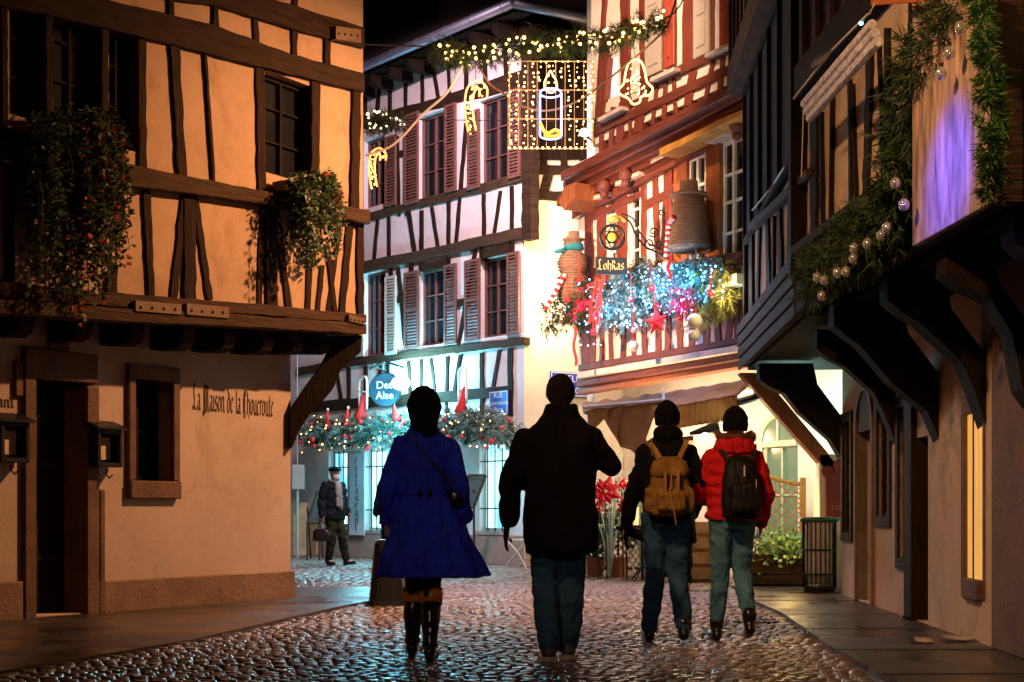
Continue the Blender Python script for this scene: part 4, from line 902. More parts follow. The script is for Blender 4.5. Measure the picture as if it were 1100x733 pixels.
# leaning panel by the walking man + easel
def easel(name, pts, Y, lab, cat):
    h = thing(name, lab, cat, W(pts[0][0], 600, Y)*1.0)
    h.location.z = 0; ORG[h.name] = Vector(h.location)
    mb = MB(); P_ = [W(x, y, Y) for x, y in pts]
    for a, b in zip(P_, P_[1:]+P_[:1]): mb.tube([a, b], .025, 6)
    mb.build('wooden_frame', OAKL, h)
    mb = MB(); c = sum(P_, Vector())/len(P_); q = [c+(p-c)*.9 for p in P_]; mb.hexa([p+Vector((0, .01, 0)) for p in q], [p+Vector((0, .03, 0)) for p in q]); mb.build('chalkboard', mat('slate', (.05, .05, .055), .7), h)
    mb = MB(); lo = sorted(P_, key=lambda p: p.z)[:2]
    for p in lo: mb.tube([p, Vector((p.x, p.y+.0, 0))], .02, 6); mb.tube([p+Vector((0, 0, .3)), Vector((p.x, p.y+.5, 0))], .018, 6)
    mb.build('easel_leg', OAKL, h)
easel('menu_easel', [(330, 562), (343, 562), (352, 528), (341, 528)], 26.5, 'slanted menu board leaning behind the walking man in the cap', 'menu board')
easel('menu_easel', [(500, 545), (509, 545), (522, 511), (503, 511)], 24.0, 'slanted wooden menu board standing before the barred cyan window', 'menu board')

# ---------------------------------------------------------------- red house decorations
FG = .40
h = thing('garland', 'huge frosted garland glowing with blue fairy lights on the red balcony', 'garland', C0.P(700, 330, FG))
def cloudg(h, blobs, mats, dens, L, wd, name, off=.3):
    mb = MB()
    for (x0, x1, y0, y1, n) in blobs:
        for i in range(n):
            x = random.uniform(x0, x1); t = (x-x0)/(x1-x0); y = random.uniform(y0, y1)
            p = C0.P(x, y+random.gauss(0, 4), off+random.uniform(-.15, .28)); mb.cur = random.randrange(len(mats)) if isinstance(mats, list) else 0
            needles(mb, p, rdir(-.4)-Vector((C0.dx*0, .5, 0)), dens, .12, L, wd, .7)
    return mb.build(name, mats, h)
cloudg(h, [(645, 700, 308, 335, 260), (660, 745, 292, 325, 420), (690, 745, 285, 310, 200), (735, 772, 282, 318, 260), (640, 670, 315, 345, 140)], FIRB, 16, .11, .007, 'frosted_greenery')
cloudg(h, [(755, 786, 290, 335, 230), (745, 760, 310, 345, 80)], FIRY, 16, .11, .007, 'yellow_greenery')
cloudg(h, [(583, 625, 325, 350, 130), (600, 640, 300, 330, 120), (640, 655, 296, 330, 60), (682, 698, 285, 300, 50)], FIR, 14, .12, .006, 'dark_greenery')
cloudg(h, [(605, 645, 305, 340, 50), (722, 742, 308, 330, 60), (700, 706, 330, 345, 10)], mat('crimson_tinsel', (.5, .02, .06), .3, noise=.3), 12, .09, .008, 'red_tinsel', .42)
mb = MB()
for x0, x1, y0, y1, n in ((645, 745, 288, 338, 230), (640, 690, 330, 352, 60), (690, 780, 284, 325, 130), (604, 650, 300, 380, 55)):
    for i in range(n):
        mb.ball(C0.P(random.uniform(x0, x1), random.uniform(y0, y1), .3+random.uniform(.1, .38)), random.uniform(.008, .017), 5, 4)
mb.build('fairy_lights', GCOOL, h, kind='stuff')
for x, y, pw, c in ((650, 335, 12, (.12, .5, 1)), (675, 318, 15, (.1, .55, 1)), (705, 304, 15, (.15, .5, 1)), (735, 300, 15, (.1, .6, 1)), (772, 310, 14, (1, .75, .3)), (628, 320, 14, (1, .3, .35)), (725, 330, 12, (.7, .3, 1))):
    lamp('garland_glow', 'POINT', C0.P(x, y, .80), pw, c, radius=.06)
PEARL = mat('pearl_bauble', (.8, .76, .72), .3, noise=.05); CRIM = mat('crimson_bauble', (.5, .02, .03), .25, noise=.1)
def bauble(x, y, r, m, lab, off=.72, strg=24):
    o = thing('bauble', lab, 'bauble', C0.P(x, y, off), 'baubles hung from the blue garland'); c = C0.P(x, y, off)
    mb = MB(); mb.ball(c, r, 16, 12); mb.build('ball', m, o, smooth=True)
    mb = MB(); mb.tube([c+Vector((0, 0, r)), c+Vector((0, 0, r+.03))], r*.22, 8); mb.tube([c+Vector((0, 0, r)), c+Vector((0, 0, r+strg*.013))], .006, 5); mb.build('cap_and_ribbon', REDF, o)
for a in ((746.5, 345, .098, PEARL, 'large pearl bauble, upper of the pair under the yellow fir'), (745.5, 361, .080, PEARL, 'pearl bauble, lower of the pair under the yellow fir'), (680.5, 372, .075, PEARL, 'pearl bauble lowest beneath the garland near the balcony posts'), (681, 355, .045, mat('rose_bauble', (.6, .3, .3), .3), 'small rose bauble on the cord above the low pearl one'),
          (717, 285, .075, PEARL, 'pearl bauble resting on top of the garland by the striped stick'), (637, 357, .05, CRIM, 'crimson bauble dangling below the cut branches'), (622, 300, .045, CRIM, 'crimson bauble against the first rope snowman'), (610, 322, .05, CRIM, 'crimson bauble under the rope snowman'), (700, 310, .045, CRIM, 'crimson bauble in the middle of the blue lights'), (763, 316, .04, CRIM, 'crimson bauble before the yellow fir'), (678, 322, .045, CRIM, 'crimson bauble in the blue fir near the name board'), (599, 304, .06, PEARL, 'pearl bauble hanging from the striped stick of the snowman')):
    bauble(*a)
h = thing('star_ornament', 'large red five pointed star hanging from the blue garland', 'ornament', C0.P(705, 360, .75))
c = C0.P(705, 346, .75); ux = Vector((-C0.dx, -C0.dy, 0)); ux = Vector((.75, -.66, 0)).normalized(); mb = MB(); N = ux.cross(Vector((0, 0, 1)))
st = []
for k in range(10): r = .19 if k % 2 == 0 else .085; a = math.pi/2+k*math.pi/5+.12; st.append(c+ux*r*math.cos(a)*1.05+Vector((0, 0, r*math.sin(a))))
V0 = len(st); mb.add(st+[c+N*.06, c-N*.06], [(k, (k+1) % 10, 10) for k in range(10)]+[((k+1) % 10, k, 11) for k in range(10)]); mb.build('star', REDF, h)
mb = MB(); mb.tube([st[0], st[0]+Vector((0, 0, .3))], .006, 5); mb.build('ribbon', REDF, h)
h = thing('ribbon', 'long red satin ribbons trailing from the crimson bow of the garland', 'ribbon', C0.P(640, 350, .7))
mb = MB()
for x0, y0, x1, y1 in ((641, 298, 632, 348), (645, 302, 640, 350), (648, 296, 644, 330), (617, 350, 618, 393), (719, 275, 719, 300)):
    a = C0.P(x0, y0, .75); b = C0.P(x1, y1, .75); d = (b-a)
    pts = [a.lerp(b, t)+Vector((.02*math.sin(t*9), 0, 0)) for t in np.linspace(0, 1, 10)]; w2_ = Vector((.022, -.01, 0))
    mb = MB(); mb.hexa([p-w2_ for p in pts]+[p+w2_ for p in pts[::-1]], [p-w2_+Vector((0, .004, 0)) for p in pts]+[p+w2_+Vector((0, .004, 0)) for p in pts[::-1]]); mb.build('ribbon_tail', REDF, h)
# rope snowmen
ROPE = mat('sisal_rope', (.34, .20, .13), .9, noise=.3, nscale=4, stretch=(2, 2, 20), bump=1.0, bscale=12)
def candystick(h, a, b, r=.035):
    a, b = Vector(a), Vector(b); n = 12
    for i in range(n):
        mb = MB(); mb.tube([a.lerp(b, i/n), a.lerp(b, (i+1)/n)], r, 8); mb.build('stick_stripe', REDF if i % 2 else WHT, h, smooth=True)
def coil(mb, c, r, sc, turns, tr, seed=0):
    rr = random.Random(seed); pts = []; n = turns*10
    for i in range(n):
        t = i/n; ph = math.pi*(.08+.84*t); a = 2*math.pi*turns*t
        pts.append(c+Vector((r*sc[0]*math.sin(ph)*math.cos(a), r*sc[1]*math.sin(ph)*math.sin(a), r*sc[2]*math.cos(ph)+rr.uniform(-.008, .008))))
    mb.tube(pts, tr, 5)
q = C0.P(615, 318, .45)
h = thing('rope_snowman', 'snowman of wound rope with teal scarf and straw hat beside the sign board', 'snowman', q)
sc_ = 21.9/1500*.96
mb = MB()
for dy, r in ((-8, .275), (-34, .225), (-56, .13)):
    c = q+Vector((0.0, 0, -dy*sc_+.0)); mb.ball(c, r*.95, 16, 10); coil(mb, c, r, (1, 1, 1), 13, .013, dy)
mb.build('rope_body', ROPE, h, smooth=True)
c = q+Vector((.02, 0, 55*sc_)); mb = MB(); mb.loft([(c.x, c.y, c.z+.07, .17, .17), (c.x, c.y, c.z+.09, .17, .17), (c.x, c.y, c.z+.10, .09, .09), (c.x, c.y, c.z+.20, .08, .08), (c.x, c.y, c.z+.21, .04, .04)], 20, 2); mb.build('straw_hat', ROPE, h, smooth=True)
mb = MB(); TEAL = mat('teal_wool', (.02, .22, .27), .9, noise=.3); mb.loft([(c.x, c.y, c.z-.10, .11, .11), (c.x, c.y, c.z-.07, .155, .155), (c.x, c.y, c.z-.0, .145, .145), (c.x, c.y, c.z+.03, .11, .11)], 20, 2); mb.tube([c+Vector((-.15, -.1, -.1)), c+Vector((-.3, -.1, -.12))], [.05, .02], 8); mb.build('teal_scarf', TEAL, h, smooth=True)
candystick(h, q+Vector((-.12, -.25, .28)), q+Vector((-.42, -.3, -.25)))
q = C0.P(740, 268, .35)
h = thing('rope_snowman', 'tall stack of wound rope with a hat in front of the white window', 'snowman', q)
sc_ = 19.6/1500
mb = MB(); prof = [(0, 22), (12, 20), (30, 17), (42, 16), (50, 14), (56, 13)]
for (z_a, r_a), (z_b, r_b) in zip(prof[:-1], prof[1:]): pass
mb.loft([(q.x, q.y, q.z+(z_*1.0)*sc_, r_*sc_*.93, r_*sc_*.93) for z_, r_ in prof], 20, 2)
n = 260; pts = []
for i in range(n):
    t = i/n*56; r_ = float(np.interp(t, [p[0] for p in prof], [p[1] for p in prof]))*sc_; a = i*2*math.pi/14; pts.append(q+Vector((r_*math.cos(a), r_*math.sin(a), t*sc_+random.uniform(-.006, .006))))
mb.tube(pts, .026, 5); mb.build('rope_body', ROPE, h, smooth=True)
mb = MB(); z = q.z+54*sc_; mb.loft([(q.x, q.y, z, .25, .25), (q.x, q.y, z+.03, .25, .25), (q.x, q.y, z+.035, .13, .13), (q.x, q.y, z+.2, .12, .12), (q.x, q.y, z+.21, .06, .06)], 20, 2); mb.build('rope_hat', ROPE, h, smooth=True)
candystick(h, C0.P(716, 276, .62), C0.P(719, 240, .62), .04); candystick(h, C0.P(719, 240, .62), C0.P(724, 233, .62), .04)

# wrought iron sign with the star
YS = 19.2
h = thing('hanging_sign', 'wrought iron sign with star in a ring and black board lettered in gold', 'sign', W(657, 295, YS))
c = W(657.5, 255, YS); mb = MB()
ring = lambda r: [c+Vector((r*math.cos(2*math.pi*k/32), 0, r*math.sin(2*math.pi*k/32))) for k in range(33)]
mb.tube(ring(.165), .020, 8); mb.tube(ring(.075), .012, 6)
for o in (0, 1):
    tri = [c+Vector((.16*math.cos(math.pi/2+o*math.pi+k*2*math.pi/3), 0, .16*math.sin(math.pi/2+o*math.pi+k*2*math.pi/3))) for k in range(4)]; mb.tube(tri, .011, 6)
mb.build('star_ring', IRON, h)
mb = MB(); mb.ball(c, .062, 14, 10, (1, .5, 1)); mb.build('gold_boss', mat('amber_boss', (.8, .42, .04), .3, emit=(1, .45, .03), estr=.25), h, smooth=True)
mb = MB(); b0 = W(640, 296, YS); b1 = W(673, 276, YS); mb.hexa([(b0.x, YS-.02, b0.z+.02), (b1.x, YS-.02, b0.z), (b1.x, YS-.02, b1.z-.02), (b0.x, YS-.02, b1.z)], [(b0.x, YS+.02, b0.z+.02), (b1.x, YS+.02, b0.z), (b1.x, YS+.02, b1.z-.02), (b0.x, YS+.02, b1.z)]); bd = mb.build('name_board', mat('black_board', (.015, .02, .025), .5), h, bevel=.006)
mb = MB(); k = (b1.x-b0.x)*.86/bl_width('Lohkäs'); blackletter(mb, 'Lohkäs', lambda u, v, o: Vector((b0.x+.03+u*k, YS-.022-.002*o, b0.z+.075+v*.085)), .2); mb.build('lettering', GOLD, h)
mb = MB()
for x in (648, 667): mb.tube([W(x, 277, YS), W(657+(x-657)*.6, 269, YS)], .006, 5)
sp = [W(657, 244, YS), W(657, 238, YS), W(664, 233, YS), W(676, 238, YS), W(683, 252, YS), W(692, 264, YS), W(703, 270, YS), W(713, 274, YS)]
mb.tube(spl(sp), .013, 6); mb.tube(spl([p+Vector((.05, 0, .04)) for p in sp[2:]]), .010, 6)
def spiral(cx, cy, r, t0, t1, n=26):
    return [W(cx+r*(1-k/n*.85)*math.cos(t0+(t1-t0)*k/n), cy+r*(1-k/n*.85)*math.sin(t0+(t1-t0)*k/n), YS) for k in range(n+1)]
for a in ((698, 262, 7.5, 0, 9), (702, 249, 6, 2.5, -7), (711, 228, 4, 0, 8), (707, 262, 5, 3, -5)): mb.tube(spiral(*a), .010, 6)
mb.tube([W(713, 276, YS), W(713, 222, YS)], .014, 6)
mb.build('iron_scroll', IRON, h)
mb = MB(); mb.tube(spl([W(655, 240, YS), W(658, 235, YS), W(665, 234, YS), W(672, 238, YS)]), [.03]*19, 8); mb.ball(W(660, 236, YS-.02), .06, 10, 8, (1.5, .6, .8)); mb.build('gilt_leaf', mat('gilt', (.5, .36, .08), .4, metal=.3), h, smooth=True)

# white lamp box on the balcony end
h = thing('flood_box', 'small white lamp box clamped to the balcony by the yellow fir', 'lamp', C0.P(788, 302, .5))
rbox(C0, *C0.rect(782, 794, 295, 307, .5), .35, .55).build('lamp_box', WHT, h, bevel=.01)
cable(h, [C0.P(788, 296, .45), C0.P(790, 285, .0)], .012, IRON, 'bracket')

# ================================================================ HOUSE A: plants, menu boxes
def window_plant(lab, x0, x1, y0, y1, n, maxlen, fl_share, loc, red_x):
    """trailing stems that arch out of a window box and hang, each leaf on its stem"""
    h = thing('flowering_plant', lab, 'plant', loc); lf, fw_, st = MB(), MB(), MB(); N = Vector((A1.nx, A1.ny, 0))
    for k in range(n):
        x = random.uniform(x0, x1); p = A1.P(x, random.uniform(y0, y1), random.uniform(.05, .3)); d = Vector((A1.dx*random.uniform(-.6, .6), A1.dy*random.uniform(-.6, .6), random.uniform(-.2, 1.0)))+N*random.uniform(.2, .9); pts = [p.copy()]
        L_ = maxlen*random.uniform(.25, 1)*(.55+.45*math.sin(math.pi*(x-x0)/(x1-x0))); n_ = int(L_/.035); red = abs(x-red_x) < fl_share and random.random() < .55
        for i in range(n_):
            d = d*.86+Vector((random.gauss(0, .12), random.gauss(0, .12), -.30)); p = p+d.normalized()*.035; pts.append(p.copy())
            for q in range(3):
                a = Vector((random.gauss(0, 1), random.gauss(0, 1), random.gauss(-.4, .6))).normalized(); c = p+a*.03; L = random.uniform(.03, .065); a = (a+N*.5).normalized()*L; b = a.orthogonal().normalized()*L*.45
                t = fw_ if red and random.random() < .28 else lf; t.add([c, c+a*.45+b, c+a, c+a*.45-b], [(0, 1, 2, 3)])
        st.tube(pts[::3]+[pts[-1]], .004, 3)
    lf.build('foliage', IVY, h); fw_.build('red_flowers', FLR, h, kind='stuff'); st.build('stem', OAKL, h, kind='stuff')
    mb = MB(); rbox(A1, A1.s_of(x0, .2), A1.s_of(x1, .2), A1.sz((x0+x1)/2, (y0+y1)/2+14, .2)[1], A1.sz((x0+x1)/2, (y0+y1)/2+4, .2)[1], .03, .22, mb); mb.build('window_box', STONE, h)
    return h
window_plant('large trailing ivy and red geranium hanging below the triple windows', 28, 122, 118, 165, 125, 1.75, 24, A1.P(60, 320, .3), 95)
window_plant('smaller trailing plant with a few red flowers below the single lattice window', 306, 352, 186, 206, 75, 1.05, 10, A1.P(330, 290, .3), 350)
def menu_box(x0, x1, y0, y1, lab):
    h = thing('menu_box', lab, 'menu box', A0.P((x0+x1)/2, y1, .1), 'lantern shaped menu boxes beside the door')
    s0, s1, z0, z1 = A0.rect(x0, x1, y0+7, y1, .12); mb = MB()
    for a, b, c, d in ((s0, s0+.04, z0, z1), (s1-.04, s1, z0, z1), (s0+.04, s1-.04, z0, z0+.04), (s0+.04, s1-.04, z1-.04, z1)): rbox(A0, a, b, c, d, .03, .16, mb)
    rbox(A0, s0+.04, s1-.04, z0+.04, z1-.04, .03, .06, mb); rbox(A0, s0+.05, s0+.08, z0+.1, z0+.14, -.05, .03, mb); mb.build('case', IRON, h, bevel=.004)
    sprism(A0, s0-.03, s1+.03, [(.0, z1+.002), (.2, z1+.002), (.2, z1+.02), (.0, z1+.09)]).build('lid', IRON, h)
    rbox(A0, s0+.07, s1-.07, z0+.07, z1-.07, .061, .066).build('menu_sheet', mat('menu_paper', (.62, .5, .36), .7, noise=.35, nscale=12), h)
    mb = MB(); c = A0.W((s0+s1)/2, z0-.02, .1); mb.tube([c, c+Vector((0, 0, -.05)), c+Vector((.03, 0, -.08)), c+Vector((.06, 0, -.05))], .009, 6); mb.build('hook', IRON, h)
menu_box(-2, 29, 447, 497, 'black menu box before the dark stone door surround, edge of the house')
menu_box(102, 129, 455, 502, 'black menu box with a torn sheet between door and small window')
# bollard
h = thing('bollard', 'dark tapering stone bollard behind the woman in the blue coat', 'bollard', G(417, 650))
b = G(417, 650); mb = MB(); mb.loft([(b.x, b.y, 0, .19, .17), (b.x, b.y, .03, .19, .17), (b.x, b.y, .62, .135, .12), (b.x, b.y, .66, .11, .10)], 24, 5); mb.build('shaft', mat('dark_granite', (.035, .03, .028), .35, noise=.4, nscale=60), h, bevel=0)
mb = MB(); mb.loft([(b.x, b.y, -.03, .23, .21), (b.x, b.y, .05, .22, .2)], 24, 5); mb.build('foot_block', mat('dark_granite', (.035, .03, .028), .35), h)

# ================================================================ CAFE TERRACE UNDER THE RED HOUSE
CANV = mat('tan_canvas', (.52, .33, .17), .9, noise=.2, nscale=3, bump=.4, bscale=14); CANV2 = mat('beige_canvas', (.32, .18, .09), .9, noise=.2, nscale=3, bump=.4, bscale=12)
def sheet(name, grid, th, m, parent):
    mb = MB(); nr, nc = len(grid), len(grid[0]); top = [p for r in grid for p in r]; bot = [p-Vector((0, 0, th)) for p in top]; n = len(top)
    mb.v = [tuple(p) for p in top+bot]
    for i in range(nr-1):
        for j in range(nc-1):
            a = i*nc+j; q = (a, a+1, a+nc+1, a+nc); mb.f.append(q); mb.f.append(tuple(k+n for k in q[::-1]))
    per = [j for j in range(nc)]+[i*nc+nc-1 for i in range(1, nr)]+[(nr-1)*nc+j for j in range(nc-2, -1, -1)]+[i*nc for i in range(nr-2, 0, -1)]
    for a, b in zip(per, per[1:]+per[:1]): mb.f.append((a, b, b+n, a+n))
    mb.mi = [0]*len(mb.f)
    return mb.build(name, m, parent, smooth=True)
# folded awning
h = thing('awning', 'tan canvas awning folded in sagging drapes over the poinsettias', 'awning', W(665, 480, 20))
g_ = []
for i in range(10):
    t = i/9; row = []
    for j in range(17):
        u = j/16; a = W(625, 433-2*0, 20.6).lerp(W(700, 424, 19.0), u); b = W(628, 441, 19.6).lerp(W(712, 431, 18.2), u)
        p = a.lerp(b, t); p.z += .02*math.sin(u*22+t*4)-(.10*math.sin(math.pi*t)); row.append(p)
    g_.append(row)
sheet('canopy', g_, .012, CANV2, h)
g_ = []
for i in range(14):
    t = i/13; row = []
    for j in range(25):
        u = j/24; x = 630+u*78; top = 440-u*8; ln = (16+38*math.exp(-((u-.62)/.22)**2)+6*math.sin(u*19)); y = top+ln*t
        p = W(x, y, 19.6-1.3*u); d = .06*math.sin(u*30+t*2)+.12*math.sin(math.pi*t)*math.sin(u*9); p += Vector((d*.3, -d, 0)); row.append(p)
    g_.append(row)
sheet('drape', g_, .012, CANV, h)
mb = MB(); mb.tube([W(627, 438, 19.6), W(713, 430, 18.2)], .025, 8); mb.tube([W(713, 430, 18.2), W(712, 418, 19.2)], .02, 6); mb.build('front_rail', WHT, h)
h = thing('awning', 'beige fringed awning stretched out behind the two hats', 'awning', W(750, 460, 18))
g_ = []
for i in range(8):
    t = i/7; row = []
    for j in range(15):
        u = j/14; a = W(700, 424, 19.3).lerp(W(812, 406, 17.6), u); b = W(706, 440, 18.0).lerp(W(792, 424, 16.6), u); p = a.lerp(b, t); p.z += .01*math.sin(u*30); row.append(p)
    g_.append(row)
sheet('canopy', g_, .012, CANV2, h)
g_ = []
for i in range(6):
    t = i/5; row = []
    for j in range(61):
        u = j/60; p = W(706, 440, 18.0).lerp(W(792, 424, 16.6), u); p = p+Vector((0, -.02*math.sin(u*95), -.27*t-(.02 if j % 2 and i == 5 else 0))); row.append(p)
    g_.append(row)
sheet('valance', g_, .01, CANV, h)
h = thing('awning_cassette', 'slim dark awning cassette with a pale strip by the orange brace', 'awning', W(818, 430, 17.2))
mb = MB(); a = W(791, 433, 16.8); b = W(842, 418, 17.6); mb.tube([a, b], .05, 8); mb.build('cassette', BLACKM, h)
mb = MB(); mb.tube([a+Vector((0, 0, .09)), b+Vector((0, 0, .09))], .02, 6); mb.tube([a+Vector((.1, 0, -.05)), a+Vector((.1, 0, -.2)), a+Vector((.2, .1, -.22))], .012, 6); mb.build('lamp_strip', glow('strip_light', (.8, 1, .85), 2.0), h)
lamp('terrace_light', 'POINT', W(850, 440, 17.3), 36, (.45, 1, .85), radius=.06)
lamp('terrace_light', 'POINT', W(690, 470, 19.9), 70, (1, .62, .34), radius=.15)
lamp('terrace_light', 'POINT', W(760, 470, 18.6), 60, (1, .62, .34), radius=.15)
# wall lamp disc in the arch: lampshade
h = thing('wall_lamp', 'small green glass wall lamp beneath the awning between the hats', 'lamp', W(757, 470, 18.4))
p = W(757, 462, 18.4); mb = MB(); mb.tube([p+Vector((-.2, 0, -.05)), p+Vector((.18, 0, .04))], [.02, .09], 10); mb.build('shade', IRON, h); mb = MB(); mb.ball(p+Vector((0, 0, -.06)), .05, 8, 6); mb.build('bulb', glow('green_bulb', (.6, 1, .8), 5), h)
# trellis, planter, shrub
YT = 17.9
h = thing('trellis_screen', 'golden wooden lattice trellis with a curved top beside the bin', 'trellis', W(835, 610, YT))
LAT = mat('golden_lattice', (.42, .17, .03), .6, noise=.25, nscale=10)
x0, x1, zb, zt_ = W(806, 0, YT).x, W(861, 0, YT).x, W(0, 598, YT).z, W(0, 520, YT).z
topz = lambda x: zt_+.13*(.5+.5*math.cos(math.pi*min(1, max(0, (x-x0)/(x1-x0)))))
mb = MB()
for k in range(-14, 16):
    for sg in (1, -1):
        pts = []
        for t in np.linspace(0, 1, 40):
            x = x0+(x1-x0)*t; z = zb+(k*.125)+sg*(x-x0)+(0 if sg > 0 else .3)
            if zb < z < topz(x)-.02: pts.append(Vector((x, YT+.012*sg, z)))
        if len(pts) > 1: mb.tube([pts[0], pts[-1]], .010, 4)
mb.build('lattice', LAT, h)
mb = MB(); mb.box(x1-.02, x1+.05, YT-.035, YT+.035, 0.1, topz(x1)+.08); mb.box(x0-.06, x0, YT-.035, YT+.035, .1, topz(x0)); mb.tube([Vector((x, YT, topz(x))) for x in np.linspace(x0, x1, 14)], .03, 6); mb.box(x0, x1, YT-.03, YT+.03, zb-.03, zb+.03); mb.build('frame', LAT, h)
h = thing('planter_box', 'low brown timber planter at the foot of the lattice trellis', 'planter', W(835, 630, 17.6))
mb = MB(); a = W(802, 628, 17.6); b = W(864, 628, 17.6)
for k in range(3): mb.box(a.x, b.x, 17.35, 17.38, .03+k*.13, .15+k*.13)
mb.box(a.x+.01, b.x-.01, 17.39, 17.8, 0, .40); mb.build('box', OAKL, h, bevel=.004)
h2 = thing('shrub', 'bushy yellow green shrub growing in the timber planter', 'shrub', W(835, 605, 17.55))
mb = MB()
for k in range(26): leaves(mb, W(random.uniform(806, 862), random.uniform(578, 606), 17.55+random.uniform(-.2, .2)), 34, .2, .075)
mb.build('foliage', IVYL, h2); mb = MB()
for k in range(9): x = random.uniform(808, 858); mb.tube([W(x, 608, 17.6), W(x+random.uniform(-5, 5), 585, 17.6)], .008, 4)
mb.build('stem', OAKL, h2)
lamp('terrace_light', 'POINT', W(845, 555, 17.0), 11, (1, .62, .2), radius=.1)  # unseen small lamp added in front to warm the trellis
# litter bin
bc = W(880, 637, 16.2); bc.z = 0
h = thing('litter_bin', 'barred litter bin with green rim and a clear sack by the wall', 'bin', bc)
mb = MB(); r = .19; ht = .83
for k in range(22): a = 2*math.pi*k/22; mb.tube([bc+Vector((r*math.cos(a), r*math.sin(a), .05)), bc+Vector((r*math.cos(a), r*math.sin(a), ht))], .007, 5)
for z in (.06, .22, .5): mb.tube([bc+Vector((r*math.cos(2*math.pi*k/24), r*math.sin(2*math.pi*k/24), z)) for k in range(25)], .009, 5)
mb.loft([(bc.x, bc.y, 0, .18, .18), (bc.x, bc.y, .05, .18, .18)], 20, 2); mb.build('cage', IRON, h)
mb = MB(); mb.tube([bc+Vector(((r+.012)*math.cos(2*math.pi*k/24), (r+.012)*math.sin(2*math.pi*k/24), ht+.02)) for k in range(25)], .028, 8); mb.build('rim', mat('green_rim', (.02, .14, .03), .4), h, smooth=True)
mb = MB(); mb.loft([(bc.x, bc.y, .1, .11, .11), (bc.x, bc.y, .25, .16, .16), (bc.x-.01, bc.y, .6, .15, .155), (bc.x, bc.y, .82, .17, .17), (bc.x, bc.y, .88, .15, .15)], 22, 2); mb.build('sack', mat('clear_sack', (.62, .58, .52), .35, noise=.2, nscale=4, stretch=(6, 6, 1), bump=.6, bscale=10), h, smooth=True)
# white panel and brown shop board
h = thing('shop_panel', 'white boxed panel with a red brown shield board beneath the orange brace', 'sign', W(888, 610, 16.6))
a = W(880, 500, 16.9); mb = MB(); mb.box(a.x, a.x+.34, 16.9, 17.2, 0, W(0, 488, 16.9).z); mb.build('panel', PLW, h, bevel=.01)
mb = MB(); c = W(893, 0, 16.85).x; zz = lambda y: W(0, y, 16.85).z
mb.box(c-.06, c+.16, 16.85, 16.89, zz(556), zz(508)); mb.ball((c-.04, 16.87, zz(507)), .075, 14, 8, (1, .3, 1)); mb.ball((c+.12, 16.87, zz(502)), .10, 14, 8, (1, .3, 1)); mb.build('shield_board', mat('red_brown_board', (.22, .03, .02), .45, noise=.2), h, bevel=0)
mb = MB(); text_into(mb, 'ro', lambda x, y: Vector((c+.06+x*.12, 16.848, zz(548)+y*.12))); mb.build('lettering', mat('rust_letter', (.55, .2, .12), .6), h)
# poinsettias and lit branches
def branches(x, Y, y0, lab):
    h = thing('lit_branches', lab, 'decoration', Vector((W(x, 0, Y).x, Y, 0))); mb = MB(); p0 = Vector((W(x, 0, Y).x, Y, 0)); rr = random
    for k in range(11):
        a = rr.uniform(-.35, .35); H = rr.uniform(.6, 1)*W(0, y0, Y).z; pts = [p0, p0+Vector((a*.3, rr.uniform(-.1, .1), H*.35)), p0+Vector((a*.9, rr.uniform(-.2, .2), H*.7)), p0+Vector((a*.7+rr.uniform(-.15, .15), 0, H))]
        mb.tube(spl(pts, 4), [.014-.0008*i for i in range(13)], 5)
        for q in range(3): b = pts[2].lerp(pts[3], q/3); mb.tube([b, b+Vector((rr.uniform(-.25, .25), rr.uniform(-.1, .1), rr.uniform(.1, .3)))], [.008, .003], 4)
    mb.build('white_twigs', mat('frosted_twig', (.55, .78, .78), .6, noise=.1), h)
    return h
branches(655, 19.6, 440, 'tall frosted white branches rising between the man in black and the backpacker')
branches(690, 19.2, 500, 'shorter frosted branches partly behind the backpacker')
def poinsettia(x, y, Y, r, lab):
    h = thing('poinsettia', lab, 'flower', W(x, y, Y), 'large red artificial poinsettias'); c = W(x, y, Y); mb = MB()
    for ring_, n in ((1, 8), (.7, 7), (.4, 5)):
        for k in range(n):
            a = 2*math.pi*k/n+ring_*2; d = Vector((math.cos(a), -.25-.4*(1-ring_), math.sin(a))).normalized()*r*ring_*random.uniform(.85, 1.15); s_ = d.cross(Vector((0, 1, 0))).normalized()*r*.24
            mb.add([c, c+d*.5+s_, c+d+Vector((0, .03, 0)), c+d*.5-s_, c+d*.5+Vector((0, -.03, 0))], [(0, 1, 4), (1, 2, 4), (2, 3, 4), (3, 0, 4)])
    mb.build('petals', mat('scarlet_petal', (.65, .01, .04), .5, noise=.3), h); mb = MB(); mb.ball(c+Vector((0, -.05, 0)), r*.12, 8, 6); mb.build('flower_eye', GOLD, h)
    mb = MB(); mb.tube([c+Vector((0, .04, 0)), Vector((c.x+.03, c.y+.1, 0))], .012, 6); mb.build('stem', IVY, h)
poinsettia(650, 528, 19.3, .24, 'biggest red poinsettia bloom just past the black coat'); poinsettia(668, 520, 19.6, .12, 'small red poinsettia bloom topmost near the awning drape'); poinsettia(672, 545, 19.1, .15, 'red poinsettia bloom lower down beside the backpacker'); poinsettia(641, 545, 19.7, .14, 'red poinsettia bloom half behind the black coat')
